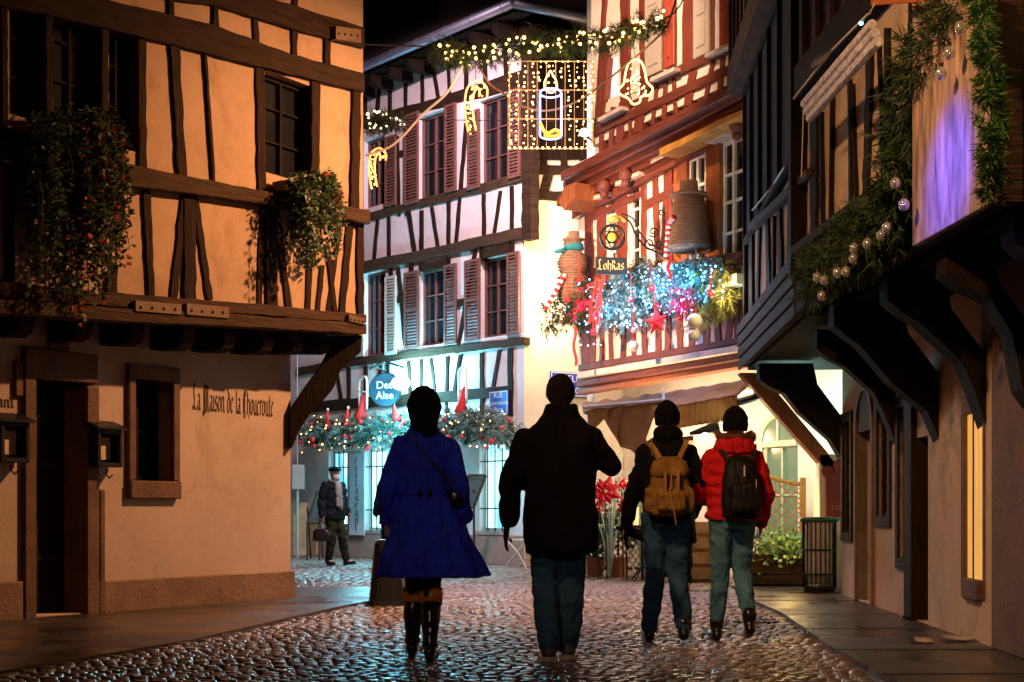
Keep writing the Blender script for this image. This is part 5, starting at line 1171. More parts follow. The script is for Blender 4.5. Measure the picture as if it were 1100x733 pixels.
# potted greenery
for x, Y, y0, lab in ((664, 19.9, 560, 'dark leafy pot plant under the red poinsettias'), (700, 19.5, 545, 'pale leafy pot plant behind the backpacker'), (640, 20.2, 575, 'leafy pot plant beside the coat hem of the tall man')):
    h = thing('pot_plant', lab, 'plant', Vector((W(x, 0, Y).x, Y, 0))); mb = MB(); z = W(0, y0, Y).z
    for k in range(12): leaves(mb, W(x, y0, Y)+Vector((random.uniform(-.2, .2), random.uniform(-.1, .1), random.uniform(-.25, .2))), 30, .22, .10)
    mb.build('foliage', IVYL if 'pale' in lab else IVY, h); mb = MB(); X = W(x, 0, Y).x; mb.loft([(X, Y, 0, .11, .11), (X, Y, .26, .15, .15), (X, Y, .28, .16, .16)], 18, 2); mb.build('pot', mat('terracotta', (.4, .14, .07), .8), h)
    mb = MB(); mb.tube([(X, Y, .26), (X, Y, z)], .015, 6); mb.build('stem', OAKL, h)
# small lattice fence and boards behind plants
h = thing('lattice_fence', 'low brown lattice fence behind the flowers of the terrace', 'fence', Vector((1.3, 20.4, 0)))
mb = MB(); a = W(632, 0, 20.4).x; b = W(702, 0, 20.4).x
for k in range(12):
    x = a+(b-a)*k/11
    for sg in (1, -1):
        xe = min(max(x+sg*.6, a), b); mb.tube([(x, 20.4+.01*sg, .1), (xe, 20.4+.01*sg, .1+abs(xe-x)*1.4)], .010, 4)
for z in (.1, .95): mb.box(a, b, 20.38, 20.42, z-.02, z+.02)
for x in (a, b): mb.box(x-.02, x+.02, 20.37, 20.43, 0, 1)
mb.build('lattice', OAKL, h)
h = thing('crate', 'timber crate of terracotta pieces standing between the couple', 'crate', Vector((W(748, 0, 18.6).x, 18.6, 0)))
X = W(748, 0, 18.6).x; mb = MB()
for z in (.05, .25, .45, .65): mb.box(X-.35, X+.35, 18.35, 18.38, z, z+.15)
mb.box(X-.34, X+.34, 18.39, 18.8, 0, .8); mb.build('slatted_box', mat('orange_crate', (.4, .17, .07), .8, noise=.3), h)
# bistro chairs
def bistro_chair(x, Y, rz, lab, m):
    h = thing('bistro_chair', lab, 'chair', Vector((W(x, 0, Y).x, Y, 0)), 'white folding bistro chairs'); o = h.location.copy()
    Rm = Matrix.Rotation(rz, 3, 'Z'); f = lambda *p: Vector(o)+Rm@Vector(p); mb = MB()
    for s in (-.2, .2):
        mb = MB(); mb.tube([f(s, -.22, 0), f(s, -.05, .25), f(s, .18, .45)], .012, 6); mb.build('leg', m, h); mb = MB(); mb.tube([f(s, .25, 0), f(s, -.02, .25), f(s, -.2, .45), f(s, -.28, .88)], .012, 6); mb.build('leg', m, h)
    mb = MB()
    for k in range(6): mb.box(-.2, .2, -.2+k*.065, -.2+k*.065+.05, .45, .465)
    mb.v = [tuple(f(*p)) for p in mb.v]; mb.build('seat', m, h)
    mb = MB(); mb.tube(spl([f(-.2, -.27, .82), f(0, -.3, .9), f(.2, -.27, .82)]), .012, 6); mb.tube([f(-.2, -.24, .65), f(.2, -.24, .65)], .01, 6); mb.build('backrest', m, h)
WC = mat('white_iron', (.7, .72, .7), .4)
bistro_chair(562, 23.2, .9, 'white bistro chair seen beside the hanging hand of the man in black', WC)
bistro_chair(627, 21.2, -.6, 'white bistro chair right behind the legs of the man in black', WC)
bistro_chair(662, 20.2, .5, 'white bistro chair in front of the small lattice fence', WC); bistro_chair(735, 18.9, -.9, 'white bistro chair between the legs of the couple', WC)
h = thing('bistro_table', 'round bistro table with a yellow candle behind the backpacker', 'table', Vector((W(690, 0, 19.0).x, 19.0, 0))); p = h.location.copy()
mb = MB(); mb.loft([(p.x, p.y, .72, .3, .3), (p.x, p.y, .75, .3, .3)], 24, 2); mb.build('table_top', OAKL, h); mb = MB(); mb.tube([p, p+Vector((0, 0, .72))], .02, 6)
for a in range(3): mb.tube([p+Vector((0, 0, .2)), p+Vector((.25*math.cos(a*2.1), .25*math.sin(a*2.1), 0))], .014, 6)
mb.build('pedestal', IRON, h)
p = W(683, 545, 19.0); mb = MB(); mb.tube([(p.x, p.y, .752), (p.x, p.y, 1.0)], .035, 10); mb.build('candle', glow('yellow_candle', (1, .6, .12), .8), None, label='yellow glowing candle on the round bistro table', cat='candle')

# ================================================================ HOUSE D: garland, board, arms
h = thing('garland', 'dark fir garland curving down the jetty around the painted board', 'garland', D2.P(960, 240, .3))
pts = spl([D2.P(x, y, .22) for x, y in ((1050, -10), (1020, 45), (995, 75), (985, 110), (980, 150), (978, 185), (968, 215), (945, 245), (920, 268), (895, 285), (878, 300))])
garland(h, pts, .24, 1200, FIR, .09, .005, .3, 16)
h = thing('garland', 'bright green fir garland hanging down the edge post of the painted board', 'garland', D2.P(1055, 200, .45))
FIRL = mat('bright_fir', (.05, .12, .02), .6, noise=.6, nscale=8)
pts = spl([D2.P(x, y, .48) for x, y in ((1050, -10), (1056, 30), (1062, 70), (1064, 110), (1066, 150), (1066, 190), (1062, 212))]); garland(h, pts, .05, 300, FIRL, .05, .004, .3, 14, sprig=.04)
GB = mat('bulb_glass', (.75, .75, .75), .06, noise=0, metal=.75)
lb = ['topmost of all by the bright fir', 'second from the top by the board edge', 'third from the top beside the board', 'alone beside the lower board edge', 'just below the lone one', 'where the garland bends', 'close under the bend', 'upper of the left trio', 'inner of the left trio', 'second pair, upper', 'second pair, lower', 'small one near the posts', 'larger one near the posts', 'at the tip of the garland', 'lowest of all']
for k, (x, y) in enumerate(((1032, 30), (1020, 57), (1011, 79), (962, 197), (971, 220), (953, 245), (947, 253), (932, 262), (918, 267), (917, 278), (909, 292), (900, 293), (886, 301), (878, 298), (883, 318))):
    p = D2.P(x, y, .42); mb = MB(); mb.ball(p, .032, 14, 10, (1, 1, 1.15)); o = thing('glass_bulb', 'clear glass bulb on the dark fir garland, '+lb[k], 'bulb', p, 'clear glass bulbs on the dark garland'); mb.build('glass', GB, o, smooth=True)
    mb = MB(); mb.tube([p+Vector((0, 0, .032)), p+Vector((0, 0, .055))], .012, 8); mb.build('cap', IRON, o)
# painted plank board lit by coloured spots
h = thing('painted_board', 'pale upright plank board washed with violet and blue light', 'board', D2.P(1025, 240, .3))
PK = mat('pale_planks', (.24, .16, .13), .7, noise=.75, base2=(.50, .36, .30), nscale=2.2, stretch=(6, 6, 1.1), bump=.5, bscale=8)
for k in range(2):
    a, b = D2.s_of(980+k*46, .32), D2.s_of(980+(k+1)*46-.5, .32); z = D2.sz(980, 265, .32)[1]
    rbox(D2, min(a, b), max(a, b), z, 4.05, .28, .32).build('plank', PK, h, bevel=.004)
rbox(D2, D2.s_of(1079, .34), D2.s_of(1072, .34), D2.sz(1075, 225, .3)[1], 4.25, .24, .38).build('edge_post', OAKL, h, bevel=.008)
rbox(D2, D2.s_of(1082, .34), D2.s_of(1068, .34), 4.25-.0, 4.33, .2, .42).build('post_cap', REDO, h, bevel=.008)
p = D2.P(1022, 180, .32); N2 = Vector((D2.nx, D2.ny, 0))
lamp('board_spot_blue', 'SPOT', p+N2*1.6+Vector((0, -.6, .9)), 620, (.01, .045, 1), D2.P(1020, 185, .32), 25, 1, .05)
lamp('board_spot_violet', 'SPOT', p+N2*1.6+Vector((0, -.4, 1.1)), 30, (1, .45, .22), D2.P(1010, 105, .32), 30, 1, .05)
lamp('board_spot_violet', 'SPOT', p+N2*1.6+Vector((0, -.4, -.2)), 60, (.30, .16, 1), D2.P(1010, 225, .32), 34, 1, .05)
lamp('board_spot_white', 'SPOT', D2.P(1055, -50, 1.2), 12, (.9, 1, .5), D2.P(1060, 80, .45), 40, 1, .05)
h = thing('wooden_batten', 'short orange wooden batten under the painted board', 'batten', D2.P(1045, 250, .2)); rbox(D2, D2.s_of(1066, .2), D2.s_of(1028, .2), 2.62+.12, 2.66+.12, .11, .3).build('batten', REDO, h)
h = thing('wall_bracket', 'orange timber bracket with a diagonal stay high on the jettied house', 'bracket', D2.P(975, 5, .3))
mb = MB(); mb.tube([D2.P(938, 3, .5), D2.P(1006, -2, .35)], .022, 4); mb.build('arm', REDO, h); mb = MB(); mb.tube([D2.P(982, 4, .4), D2.P(1012, 38, .12)], .018, 4); mb.build('stay', REDO, h)
h = thing('frosted_board', 'weathered white ridged board slung along the eaves of the jettied house', 'board', D2.P(865, 118, .3))
mb = MB(); a, b = D2.P(864, 112, .34), D2.P(937, 26, .34)
for k in range(3): o_ = Vector((0, 0, -.055*k)); mb.tube([a+o_-N2*.02*k, b+o_-N2*.02*k], .032, 8)
mb.build('ridged_board', mat('frosted_paint', (.62, .58, .68), .6, noise=.5, nscale=20, bump=.5), h)
h = thing('spotlight_arm', 'thin metal rod carrying a flat black spotlight with a blue pilot light', 'spotlight', D2.P(855, 105, .4))
mb = MB(); mb.tube([D2.P(853, 106, .55), D2.P(893, 55, .55), D2.P(934, 14, .55), D2.P(940, 4, .5)], .010, 6); mb.build('rod', PIPE, h)
p = D2.P(882, 66, .6); mb = MB(); mb.hexa([D2.P(871, 70, .6), D2.P(888, 60, .6), D2.P(893, 50, .6), D2.P(876, 62, .6)], [D2.P(871, 74, .75), D2.P(888, 64, .75), D2.P(893, 54, .75), D2.P(876, 66, .75)]); mb.build('lamp_head', BLACKM, h); mb = MB(); mb.ball(D2.P(925, 25, .55), .014, 8, 6); mb.build('pilot_light', glow('pilot', (.1, .6, 1), 8), h)
c_ = thing('chain_light', 'fine dotted chain hanging by the dark window bay of the jettied house', 'chain', D1.P(861, 180, .3)); cable(c_, [D2.P(863, 118, .3), D2.P(861, 190, .3)], .005, PIPE, 'chain')
c_ = thing('loose_cable', 'pale loose cable lying across the dark window bay', 'cable', D1.P(830, 210, .2)); cable(c_, spl([D1.P(808, 226, .2), D1.P(824, 207, .25), D1.P(832, 196, .2), D1.P(842, 180, .25)]), .008, PIPE, 'wire')

# ================================================================ small things on the ground
h = thing('drain_grate', 'round iron drain cover set in the cobbles behind the red jacket', 'drain cover', G(812, 668)); p = G(812, 668)
mb = MB(); mb.loft([(p.x, p.y, -.02, .2, .2), (p.x, p.y, .014, .2, .2)], 24, 2); mb.build('cover', IRON, h)
mb = MB()
for i in range(-3, 4):
    for j in range(-3, 4):
        if i*i+j*j < 11: mb.ball((p.x+i*.05, p.y+j*.05, .014), .012, 6, 4)
mb.build('raised_pattern', STEEL, h, kind='stuff')
PAP = mat('crumpled_paper', (.40, .34, .27), .8, noise=.2)
for (x, y, s, lab) in ((1028, 690, .10, 'larger crumpled paper on the paving below the lit window'), (990, 692, .07, 'flat scrap of paper left of the crumpled one'), (975, 667, .05, 'small pale scrap by the foot of the dark doorway')):
    p = G(x, y); mb = MB(); g_ = []
    vs_ = [(p.x+s*(i-1.5)*.7+random.uniform(-.01, .01), p.y+s*(j-1.5)*.9, .022+random.uniform(0, .03)) for j in range(4) for i in range(4)]
    mb.add(vs_, [(j*4+i, j*4+i+1, j*4+i+5, j*4+i+4) for j in range(3) for i in range(3)]); mb.add([(a, b, c-.004) for a, b, c in vs_], [(j*4+i, j*4+i+4, j*4+i+5, j*4+i+1) for j in range(3) for i in range(3)])
    mb.build('paper_scrap', PAP, None, label=lab, cat='litter')

# ================================================================ PEOPLE
SKIN = mat('skin', (.45, .24, .16), .5, noise=.08); HAIRD = mat('dark_hair', (.010, .006, .006), .85, spec=.15, bump=.6, bscale=60, noise=.3, nscale=20, stretch=(10, 10, 1)); HAIRB = mat('fair_hair', (.35, .2, .08), .8, noise=.3)
def cloth(name, c, rough=.9, noise=.12, bump=.3, bscale=120, sheen=0, fold=.5):
    m = mat(name, c, rough, noise=noise, nscale=8, bump=bump, bscale=bscale, sheen=sheen, spec=.12); t = m.node_tree; b = t.nodes['Principled BSDF']
    old = b.inputs['Normal'].links[0].from_node; tc = t.nodes.new('ShaderNodeTexCoord'); mp = t.nodes.new('ShaderNodeMapping'); mp.inputs['Scale'].default_value = (1, 1, .45); mp.inputs['Rotation'].default_value = (.3, .5, 0)
    n = t.nodes.new('ShaderNodeTexNoise'); n.inputs['Scale'].default_value = 7; n.inputs['Detail'].default_value = 2; n.inputs['Distortion'].default_value = 1.2
    bp = t.nodes.new('ShaderNodeBump'); bp.inputs['Strength'].default_value = fold; bp.inputs['Distance'].default_value = .06
    t.links.new(tc.outputs['Object'], mp.inputs[0]); t.links.new(mp.outputs[0], n.inputs[0]); t.links.new(n.outputs['Fac'], bp.inputs['Height']); t.links.new(bp.outputs[0], old.inputs['Normal'])
    return m
DEN = cloth('blue_denim', (.030, .085, .17), .85, .35, fold=.9); DEN2 = cloth('light_denim', (.07, .19, .29), .85, .35, fold=.9)
BLK = cloth('black_wool', (.004, .0035, .004), .95); NAVY = cloth('navy_wool', (.005, .006, .011), .9); BCOAT = cloth('royal_blue_wool', (.030, .055, .80), .9, .3, sheen=.0, fold=1.0, bump=.6, bscale=70); REDJ = cloth('red_down', (.52, .012, .02), .7, .15, fold=1.0)
OLIV = cloth('olive_canvas', (.24, .13, .035), .85, .3, fold=.8); STRAP = cloth('tan_strap', (.34, .19, .07), .8); BLEA = mat('black_leather', (.012, .010, .010), .22, noise=.2, bump=.2, bscale=20); TLEA = mat('tan_leather', (.60, .19, .03), .4, noise=.2)
SOLE = mat('pale_sole', (.55, .5, .42), .6); FUR = mat('brown_fur', (.18, .08, .04), .9, noise=.4); PUFF = cloth('dark_puffer', (.008, .013, .020), .8, fold=.5); GREY = cloth('grey_knit', (.28, .30, .32), .95)

def mirror_side(s, p): return (p[0]*s, p[1], p[2])
class Person:
    """local frame: feet on z=0, walking along +y; J holds joints"""
    def __init__(s, lab, loc, H, yaw=0):
        s.root = thing('person', lab, 'person', loc); s.loc = Vector(loc); s.H = H; s.k = H/1.75; s.R = Matrix.Rotation(yaw, 3, 'Z'); s.parts = []
    def emit(s, mb, name, m, voxel=None, smooth=4, sm=True):
        mb.v = [tuple(s.loc+s.R@(Vector(p)*s.k)) for p in mb.v]
        if voxel: return mb.remeshed(name, m, s.root, voxel, smooth, wrinkle={'coat': (.024, 9, 5), 'jacket': (.018, 9, 12), 'puffer_jacket': (.012, 12, 16), 'jeans': (.011, 8, 15), 'trousers': (.018, 8, 13), 'leggings': (.006, 9, 14), 'rucksack': (.016, 10, 10), 'backpack': (.008, 9, 9), 'quilted_coat': (.018, 9, 12), 'hair': (.012, 30, 9), 'cropped_hair': (.004, 40, 40), 'scarf': (.012, 14, 14), 'beanie': (.006, 14, 14), 'boot': (.004, 14, 20), 'jacket_hood': (.012, 14, 14)}.get(name))
        return mb.build(name, m, s.root, smooth=sm)
def hand(mb, wr, d, side, curl=.5, scale=1.0):
    """palm, four fingers, thumb; d = direction forearm->fingers; side = +1 right"""
    wr = Vector(wr); d = Vector(d).normalized(); fwd = Vector((0, 1, 0)); fwd = (fwd-d*fwd.dot(d)).normalized(); ins = d.cross(fwd).normalized()
    if ins.x*side > 0: ins = -ins          # palm faces the body
    pl_ = .085*scale
    for t in (-.028, -.009, .010, .028): mb.limb([wr+fwd*t*.6, wr+d*pl_+fwd*t], [.017*scale, .013*scale], 8)
    for t, L in ((-.030, .055), (-.010, .070), (.011, .075), (.030, .068)):
        a = wr+d*pl_+fwd*t*1.05; b = a+(d+ins*curl*.5)*L*.5*scale; c = b+(d*.8+ins*curl)*L*.3*scale; e = c+(d*.5+ins*curl*1.3)*L*.22*scale; mb.limb([a, b, c, e], [.0095*scale, .0088*scale, .008*scale, .007*scale], 7)
    a = wr+d*.022+fwd*.022; b = a+(d*.6+fwd*.8)*.035*scale; c = b+(d*.9+fwd*.25+ins*.3)*.028*scale; mb.limb([a, b, c], [.013*scale, .011*scale, .008*scale], 7)
def head(mb, c, yaw=0, pitch=0, s=1.0):
    c = Vector(c); Rm = Matrix.Rotation(yaw, 3, 'Z')@Matrix.Rotation(pitch, 3, 'X'); t = MB(); f = lambda *p: Vector(p)*s
    t.loft([(0, .02, -.115, .035, .04), (0, .025, -.10, .05, .058), (0, .012, -.07, .060, .078), (0, .004, -.03, .068, .090), (0, 0, .01, .074, .096), (0, -.004, .05, .076, .097), (0, -.008, .085, .066, .085), (0, -.01, .11, .042, .055), (0, -.01, .122, .015, .02)], 22, 2.1)
    t.limb([f(0, .098, .012), f(0, .116, -.022), f(0, .108, -.030)], [.009, .014, .012], 8)
    t.limb([f(-.022, .088, -.056), f(.022, .088, -.056)], [.009, .009], 8); t.limb([f(-.018, .086, -.066), f(.018, .086, -.066)], [.009, .009], 8)
    for sd in (-1, 1):
        t.ball(f(sd*.030, .083, .012), .014, 8, 6); t.limb([f(sd*.016, .094, .028), f(sd*.045, .085, .030)], [.007, .006], 6)
        t.limb([f(sd*.076, -.005, .025), f(sd*.084, -.016, .010), f(sd*.078, -.002, -.022)], [.010, .013, .009], 8)
    t.ball(f(0, .088, -.098), .018, 8, 6)
    mb.add([c+Rm@(Vector(p)*1.0) for p in t.v], t.f)
def anatomy(P, hc, sh, el, wr, hip, kn, an, toe, hd=(.0, 0, -1), handdir=None, curl=(.5, .5), yaw=0, pitch=0, armr=.033):
    """continuous body; sh/el/wr/kn/an are dicts keyed -1 (left) and +1 (right)"""
    mb = MB(); pz = hip[2]
    mb.loft([(hip[0], hip[1], pz-.06, .12, .09), (hip[0], hip[1], pz+.02, .155, .105), (hip[0], hip[1], pz+.16, .125, .09), (hip[0], hip[1]+.01, pz+.30, .145, .10), (hip[0], hip[1]+.01, pz+.42, .165, .105), (hip[0], hip[1], pz+.50, .13, .08), (hip[0], hip[1], pz+.545, .06, .055)], 22, 2.3)
    nk = Vector((hip[0], hip[1]-.005, pz+.50)); mb.limb([nk, Vector(hc)+Vector((0, -.01, -.07))], [.062, .052], 12)
    head(mb, hc, yaw, pitch)
    for s_ in (-1, 1):
        mb.limb([sh[s_], el[s_], wr[s_]], [.048, armr, .024], 10)
        d = handdir[s_] if handdir else (Vector(wr[s_])-Vector(el[s_])); hand(mb, wr[s_], d, s_, curl[0 if s_ < 0 else 1])
        mb.limb([(hip[0]+s_*.085, hip[1], pz-.02), kn[s_], an[s_]], [.085, .055, .038], 12); mb.limb([an[s_], toe[s_]], [.038, .028], 8)
    P.emit(mb, 'body', SKIN, .0085, 2)
def sleeves(mb, sh, el, wr, r=(.078, .062, .048)):
    for s_ in (-1, 1):
        a, b, c = Vector(sh[s_]), Vector(el[s_]), Vector(wr[s_]); mb.limb([a, a.lerp(b, .5), b, b.lerp(c, .5), c], [r[0], (r[0]+r[1])/2, r[1], (r[1]+r[2])/2, r[2]], 14)
def legs(P, hip, kn, an, name, m, r=(.108, .078, .062), extra=None, top=.10):
    mb = MB(); pz = hip[2]
    mb.loft([(hip[0], hip[1], pz-.10, .13, .10), (hip[0], hip[1]-.005, pz-.02, .172, .128), (hip[0], hip[1], pz+top, .155, .11), (hip[0], hip[1], pz+top+.05, .15, .105)], 26, 2.4)
    for s_ in (-1, 1):
        a = Vector((hip[0]+s_*.085, hip[1], pz-.04)); b = Vector(kn[s_]); c = Vector(an[s_]); mb.limb([a, a.lerp(b, .5), b, b.lerp(c, .4)+Vector((0, -.012, 0)), c+Vector((0, 0, .02))], [r[0], (r[0]+r[1])/2, r[1], (r[1]+r[2])/2+.005, r[2]], 16)
    return P.emit(mb, name, m, .011, 3)
def shoe(P, an, toe, m, name='shoe', r=.05, ht=.1, sole=None):
    for s_ in (-1, 1):
        a, t = Vector(an[s_]), Vector(toe[s_]); mb = MB(); d = (t-a); d.normalize(); heel = a-Vector((0, .035, 0))*(1); heel.z = max(a.z-.045, .045)
        mb.limb([a+Vector((0, 0, ht)), a, heel], [r+.012, r, r*.9], 12); mb.limb([heel, (heel+t)/2, t], [r*.85, r*.95, r*.72], 12)
        o = P.emit(mb, name, m, .009, 2)
        if sole:
            mb = MB(); c = heel; lo = [(c.x, c.y-.058), (c.x-.052, c.y-.01), (t.x-.052, t.y-.06), (t.x, t.y+.045), (t.x+.052, t.y-.06), (c.x+.052, c.y-.01)]
            z0_, z1_ = c.z-.045, t.z-.045; zz_ = [z0_, z0_, z1_, z1_, z1_, z0_]
            mb.hexa([(x, y, max(z, .001)) for (x, y), z in zip(lo, zz_)], [(x, y, max(z, .001)+.028) for (x, y), z in zip(lo, zz_)]); P.emit(mb, 'sole', sole, sm=False)

# 1 woman in the royal blue coat --------------------------------------------------
P = Person('woman in a flared royal blue coat and tall black boots with tan tops', (-.567, 9.04, 0), 1.75)
hip = (0, 0, .93); hc = (0, .01, 1.615)
sh = {-1: (-.145, 0, 1.37), 1: (.145, 0, 1.37)}; el = {-1: (-.225, -.03, 1.12), 1: (.225, -.02, 1.12)}; wr = {-1: (-.245, .06, .90), 1: (.245, .10, .93)}
kn = {-1: (-.075, .10, .50), 1: (.06, .02, .49)}; an = {-1: (-.07, .04, .12), 1: (.035, -.22, .12)}
an = {-1: (-.080, .02, .095), 1: (.045, -.16, .085)}; toe = {-1: (-.09, .17, .05), 1: (.075, .01, .045)}; kn = {-1: (-.070, .08, .49), 1: (.045, .0, .49)}
anatomy(P, hc, sh, el, wr, hip, kn, an, toe, curl=(.6, .6))
mb = MB(); fl = lambda n, a_, ph=0: (lambda a: 1+a_*(math.cos(n*a+ph)+.6*math.cos((n-3)*a+1.3)+.35*math.cos((n+4)*a+.4)))
mb.loft([(.050, -.0, .535, .365, .27, fl(7, .055)), (.048, -.0, .55, .36, .27, fl(7, .055)), (.035, 0, .70, .295, .225, fl(7, .045)), (.015, 0, .86, .235, .18, fl(7, .03)), (0, 0, 1.0, .185, .14, fl(7, .01)), (0, 0, 1.06, .165, .122), (0, 0, 1.10, .16, .118), (0, .0, 1.22, .178, .125), (0, 0, 1.34, .195, .125), (0, -.005, 1.41, .170, .112), (0, -.005, 1.455, .125, .10), (0, -.01, 1.50, .092, .088), (0, -.012, 1.55, .092, .088)], 56, 2.2)
sleeves(mb, sh, el, wr, (.072, .060, .055)); coat = P.emit(mb, 'coat', BCOAT, .011, 3)
mb = MB(); mb.loft([(0, 0, 1.055, .172, .128), (0, 0, 1.095, .17, .127)], 40, 2.2); P.emit(mb, 'belt', BCOAT)
mb = MB(); mb.limb([(-.02, -.135, 1.055), (-.02, -.135, 1.09)], [.012, .012], 8); mb.limb([(.04, -.135, 1.055), (.04, -.135, 1.09)], [.012, .012], 8); P.emit(mb, 'belt_button', BLEA)
legs(P, (0, 0, .88), kn, {-1: (-.075, .05, .30), 1: (.045, -.07, .30)}, 'leggings', NAVY, (.09, .062, .05))
for s_ in (-1, 1):
    a, k_, t = Vector(an[s_]), Vector(kn[s_]), Vector(toe[s_]); top = k_+Vector((0, 0, -.03)); mb = MB()
    heel = a+Vector((0, -.03, -.02))
    mb.limb([a.lerp(top, .82), a.lerp(top, .55)+Vector((0, -.015, 0)), a.lerp(top, .25), a, ], [.066, .066, .052, .044], 16); mb.limb([a, heel], [.044, .040], 12); mb.limb([heel, (heel+t)/2+Vector((0, 0, -.003)), t], [.040, .043, .034], 12); mb.tube([heel+Vector((0, -.005, -.01)), Vector((heel.x, heel.y-.01, .002))], [.030, .026], 10)
    P.emit(mb, 'boot', BLEA, .009, 2)
    mb = MB(); q0, q1 = a.lerp(top, .72), a.lerp(top, .98); mb.tube([q0, q1], [.073, .078], 20); P.emit(mb, 'boot_cuff', TLEA)
    mb = MB(); q0, q1 = a.lerp(top, .02), a.lerp(top, .06); mb.tube([q0, q1], [.050, .052], 16); P.emit(mb, 'boot_strap', BLEA)
mb = MB(); c = Vector(hc); mb.ball(c+Vector((0, -.022, .028)), .118, 20, 14, (.93, 1.02, 1.05)); mb.limb([c+Vector((-.0, -.05, -.03)), c+Vector((.01, -.07, -.09)), c+Vector((.03, -.085, -.135)), c+Vector((.02, -.085, -.17))], [.10, .085, .058, .03], 12)
P.emit(mb, 'hair', HAIRD, .010, 2)
mb = MB(); pts = [(-.09, -.06, 1.46), (-.03, -.125, 1.38), (.06, -.14, 1.27), (.15, -.12, 1.17), (.2, -.06, 1.10)]; a_ = spl([Vector(p)+Vector((0, -.012, 0)) for p in pts]); wv = Vector((.006, 0, .008))
mb.hexa([p-wv for p in a_]+[p+wv for p in a_[::-1]], [p-wv+Vector((0, .008, 0)) for p in a_]+[p+wv+Vector((0, .008, 0)) for p in a_[::-1]]); P.emit(mb, 'bag_strap', cloth('slate_strap', (.06, .09, .2), .6), sm=False)
mb = MB(); mb.loft([(.20, .03, .98, .04, .07), (.205, .03, 1.0, .055, .08), (.20, .03, 1.10, .05, .075), (.19, .03, 1.13, .03, .05)], 20, 4); P.emit(mb, 'shoulder_bag', BLEA)

# 2 tall man in the black coat ----------------------------------------------------
P = Person('tall man in a long black coat and blue jeans seen from behind', (.301, 9.04, 0), 1.83)
kk = 1.83/1.75
hip = (0, 0, .95); hc = (.012, .01, 1.635)
sh = {-1: (-.182, 0, 1.350), 1: (.192, 0, 1.350)}; el = {-1: (-.29, -.03, 1.11), 1: (.325, .03, 1.20)}; wr = {-1: (-.315, .04, .865), 1: (.27, .26, 1.26)}
kn = {-1: (-.085, .03, .50), 1: (.085, .05, .50)}; an = {-1: (-.06, -.10, .09), 1: (.055, .02, .085)}; toe = {-1: (-.075, .06, .045), 1: (.075, .18, .045)}
anatomy(P, hc, sh, el, wr, hip, kn, an, toe, curl=(.7, 1.2))
mb = MB()
mb.loft([(.01, 0, .655, .225, .155, fl(5, .02)), (.01, 0, .67, .225, .155, fl(5, .02)), (.01, 0, .85, .218, .152, fl(5, .012)), (.008, 0, 1.05, .212, .15), (.005, 0, 1.22, .222, .152), (.005, 0, 1.33, .235, .148), (.005, -.005, 1.385, .215, .13), (.005, -.01, 1.425, .185, .118), (.008, -.01, 1.465, .145, .108), (.01, -.01, 1.51, .110, .10), (.012, -.01, 1.575, .098, .100)], 48, 2.5)
sleeves(mb, sh, el, wr, (.088, .074, .062)); P.emit(mb, 'coat', BLK, .012, 4)
mb = MB(); hand(mb, wr[-1], Vector(wr[-1])-Vector(el[-1]), -1, .25, 1.38); mb.limb([el[-1], wr[-1]], [.036, .036], 8); P.emit(mb, 'glove', BLEA, .007, 1)
legs(P, (0, 0, .93), kn, an, 'jeans', DEN, (.112, .084, .072)); shoe(P, an, toe, mat('trainer_grey', (.05, .05, .055), .6), 'trainer', .05, .03, SOLE)
mb = MB(); c = Vector(hc); mb.ball(c+Vector((0, -.012, .026)), .104, 20, 14, (.87, 1.05, 1.02)); mb.limb([c+Vector((0, -.06, -.02)), c+Vector((0, -.06, -.08))], [.06, .05], 12); P.emit(mb, 'cropped_hair', HAIRD, .010, 2)
mb = MB(); w0 = Vector(wr[1])+Vector((-.02, .08, .06)); mb.box(w0.x-.005, w0.x+.005, w0.y-.02, w0.y+.05, w0.z-.02, w0.z+.11); ph = P.emit(mb, 'phone', BLACKM, sm=False)

# 3 man with the canvas rucksack --------------------------------------------------
P = Person('man in dark jacket and black beanie carrying an olive canvas rucksack', (1.125, 10.17, 0), 1.75)
hip = (0, 0, .95); hc = (.005, .01, 1.625)
sh = {-1: (-.150, 0, 1.375), 1: (.155, 0, 1.375)}; el = {-1: (-.235, -.02, 1.12), 1: (.255, .0, 1.16)}; wr = {-1: (-.285, .07, .87), 1: (.22, .20, 1.10)}
kn = {-1: (-.075, .06, .50), 1: (.085, .04, .50)}; an = {-1: (-.115, .12, .085), 1: (.105, -.16, .12)}; toe = {-1: (-.135, .27, .045), 1: (.12, -.02, .05)}
anatomy(P, hc, sh, el, wr, hip, kn, an, toe, curl=(1.0, 1.0))
mb = MB(); mb.loft([(0, 0, .865, .165, .125), (0, 0, .90, .175, .13), (0, 0, 1.05, .168, .125), (0, 0, 1.2, .185, .13), (0, 0, 1.33, .20, .13), (0, -.005, 1.41, .19, .115), (0, -.01, 1.465, .13, .095), (0, -.005, 1.50, .088, .085), (0, 0, 1.56, .080, .080)], 44, 2.3); sleeves(mb, sh, el, wr, (.074, .062, .052)); P.emit(mb, 'jacket', NAVY, .012, 3)
legs(P, hip, kn, an, 'jeans', DEN, (.102, .074, .062)); shoe(P, an, toe, BLEA, 'boot', .046, .035)
mb = MB(); c = Vector(hc); mb.loft([(c.x, c.y-.005, c.z-.045, .086, .106), (c.x, c.y-.005, c.z-.005, .093, .112), (c.x, c.y-.008, c.z+.05, .092, .110), (c.x, c.y-.01, c.z+.10, .070, .085), (c.x, c.y-.01, c.z+.13, .035, .045), (c.x, c.y-.01, c.z+.14, .01, .01)], 26, 2); P.emit(mb, 'beanie', BLK, .010, 2)
mb = MB(); mb.limb([(-.02, -.05, 1.50), (.04, -.03, 1.50)], [.08, .08], 12); P.emit(mb, 'scarf', BLK, .012, 2)
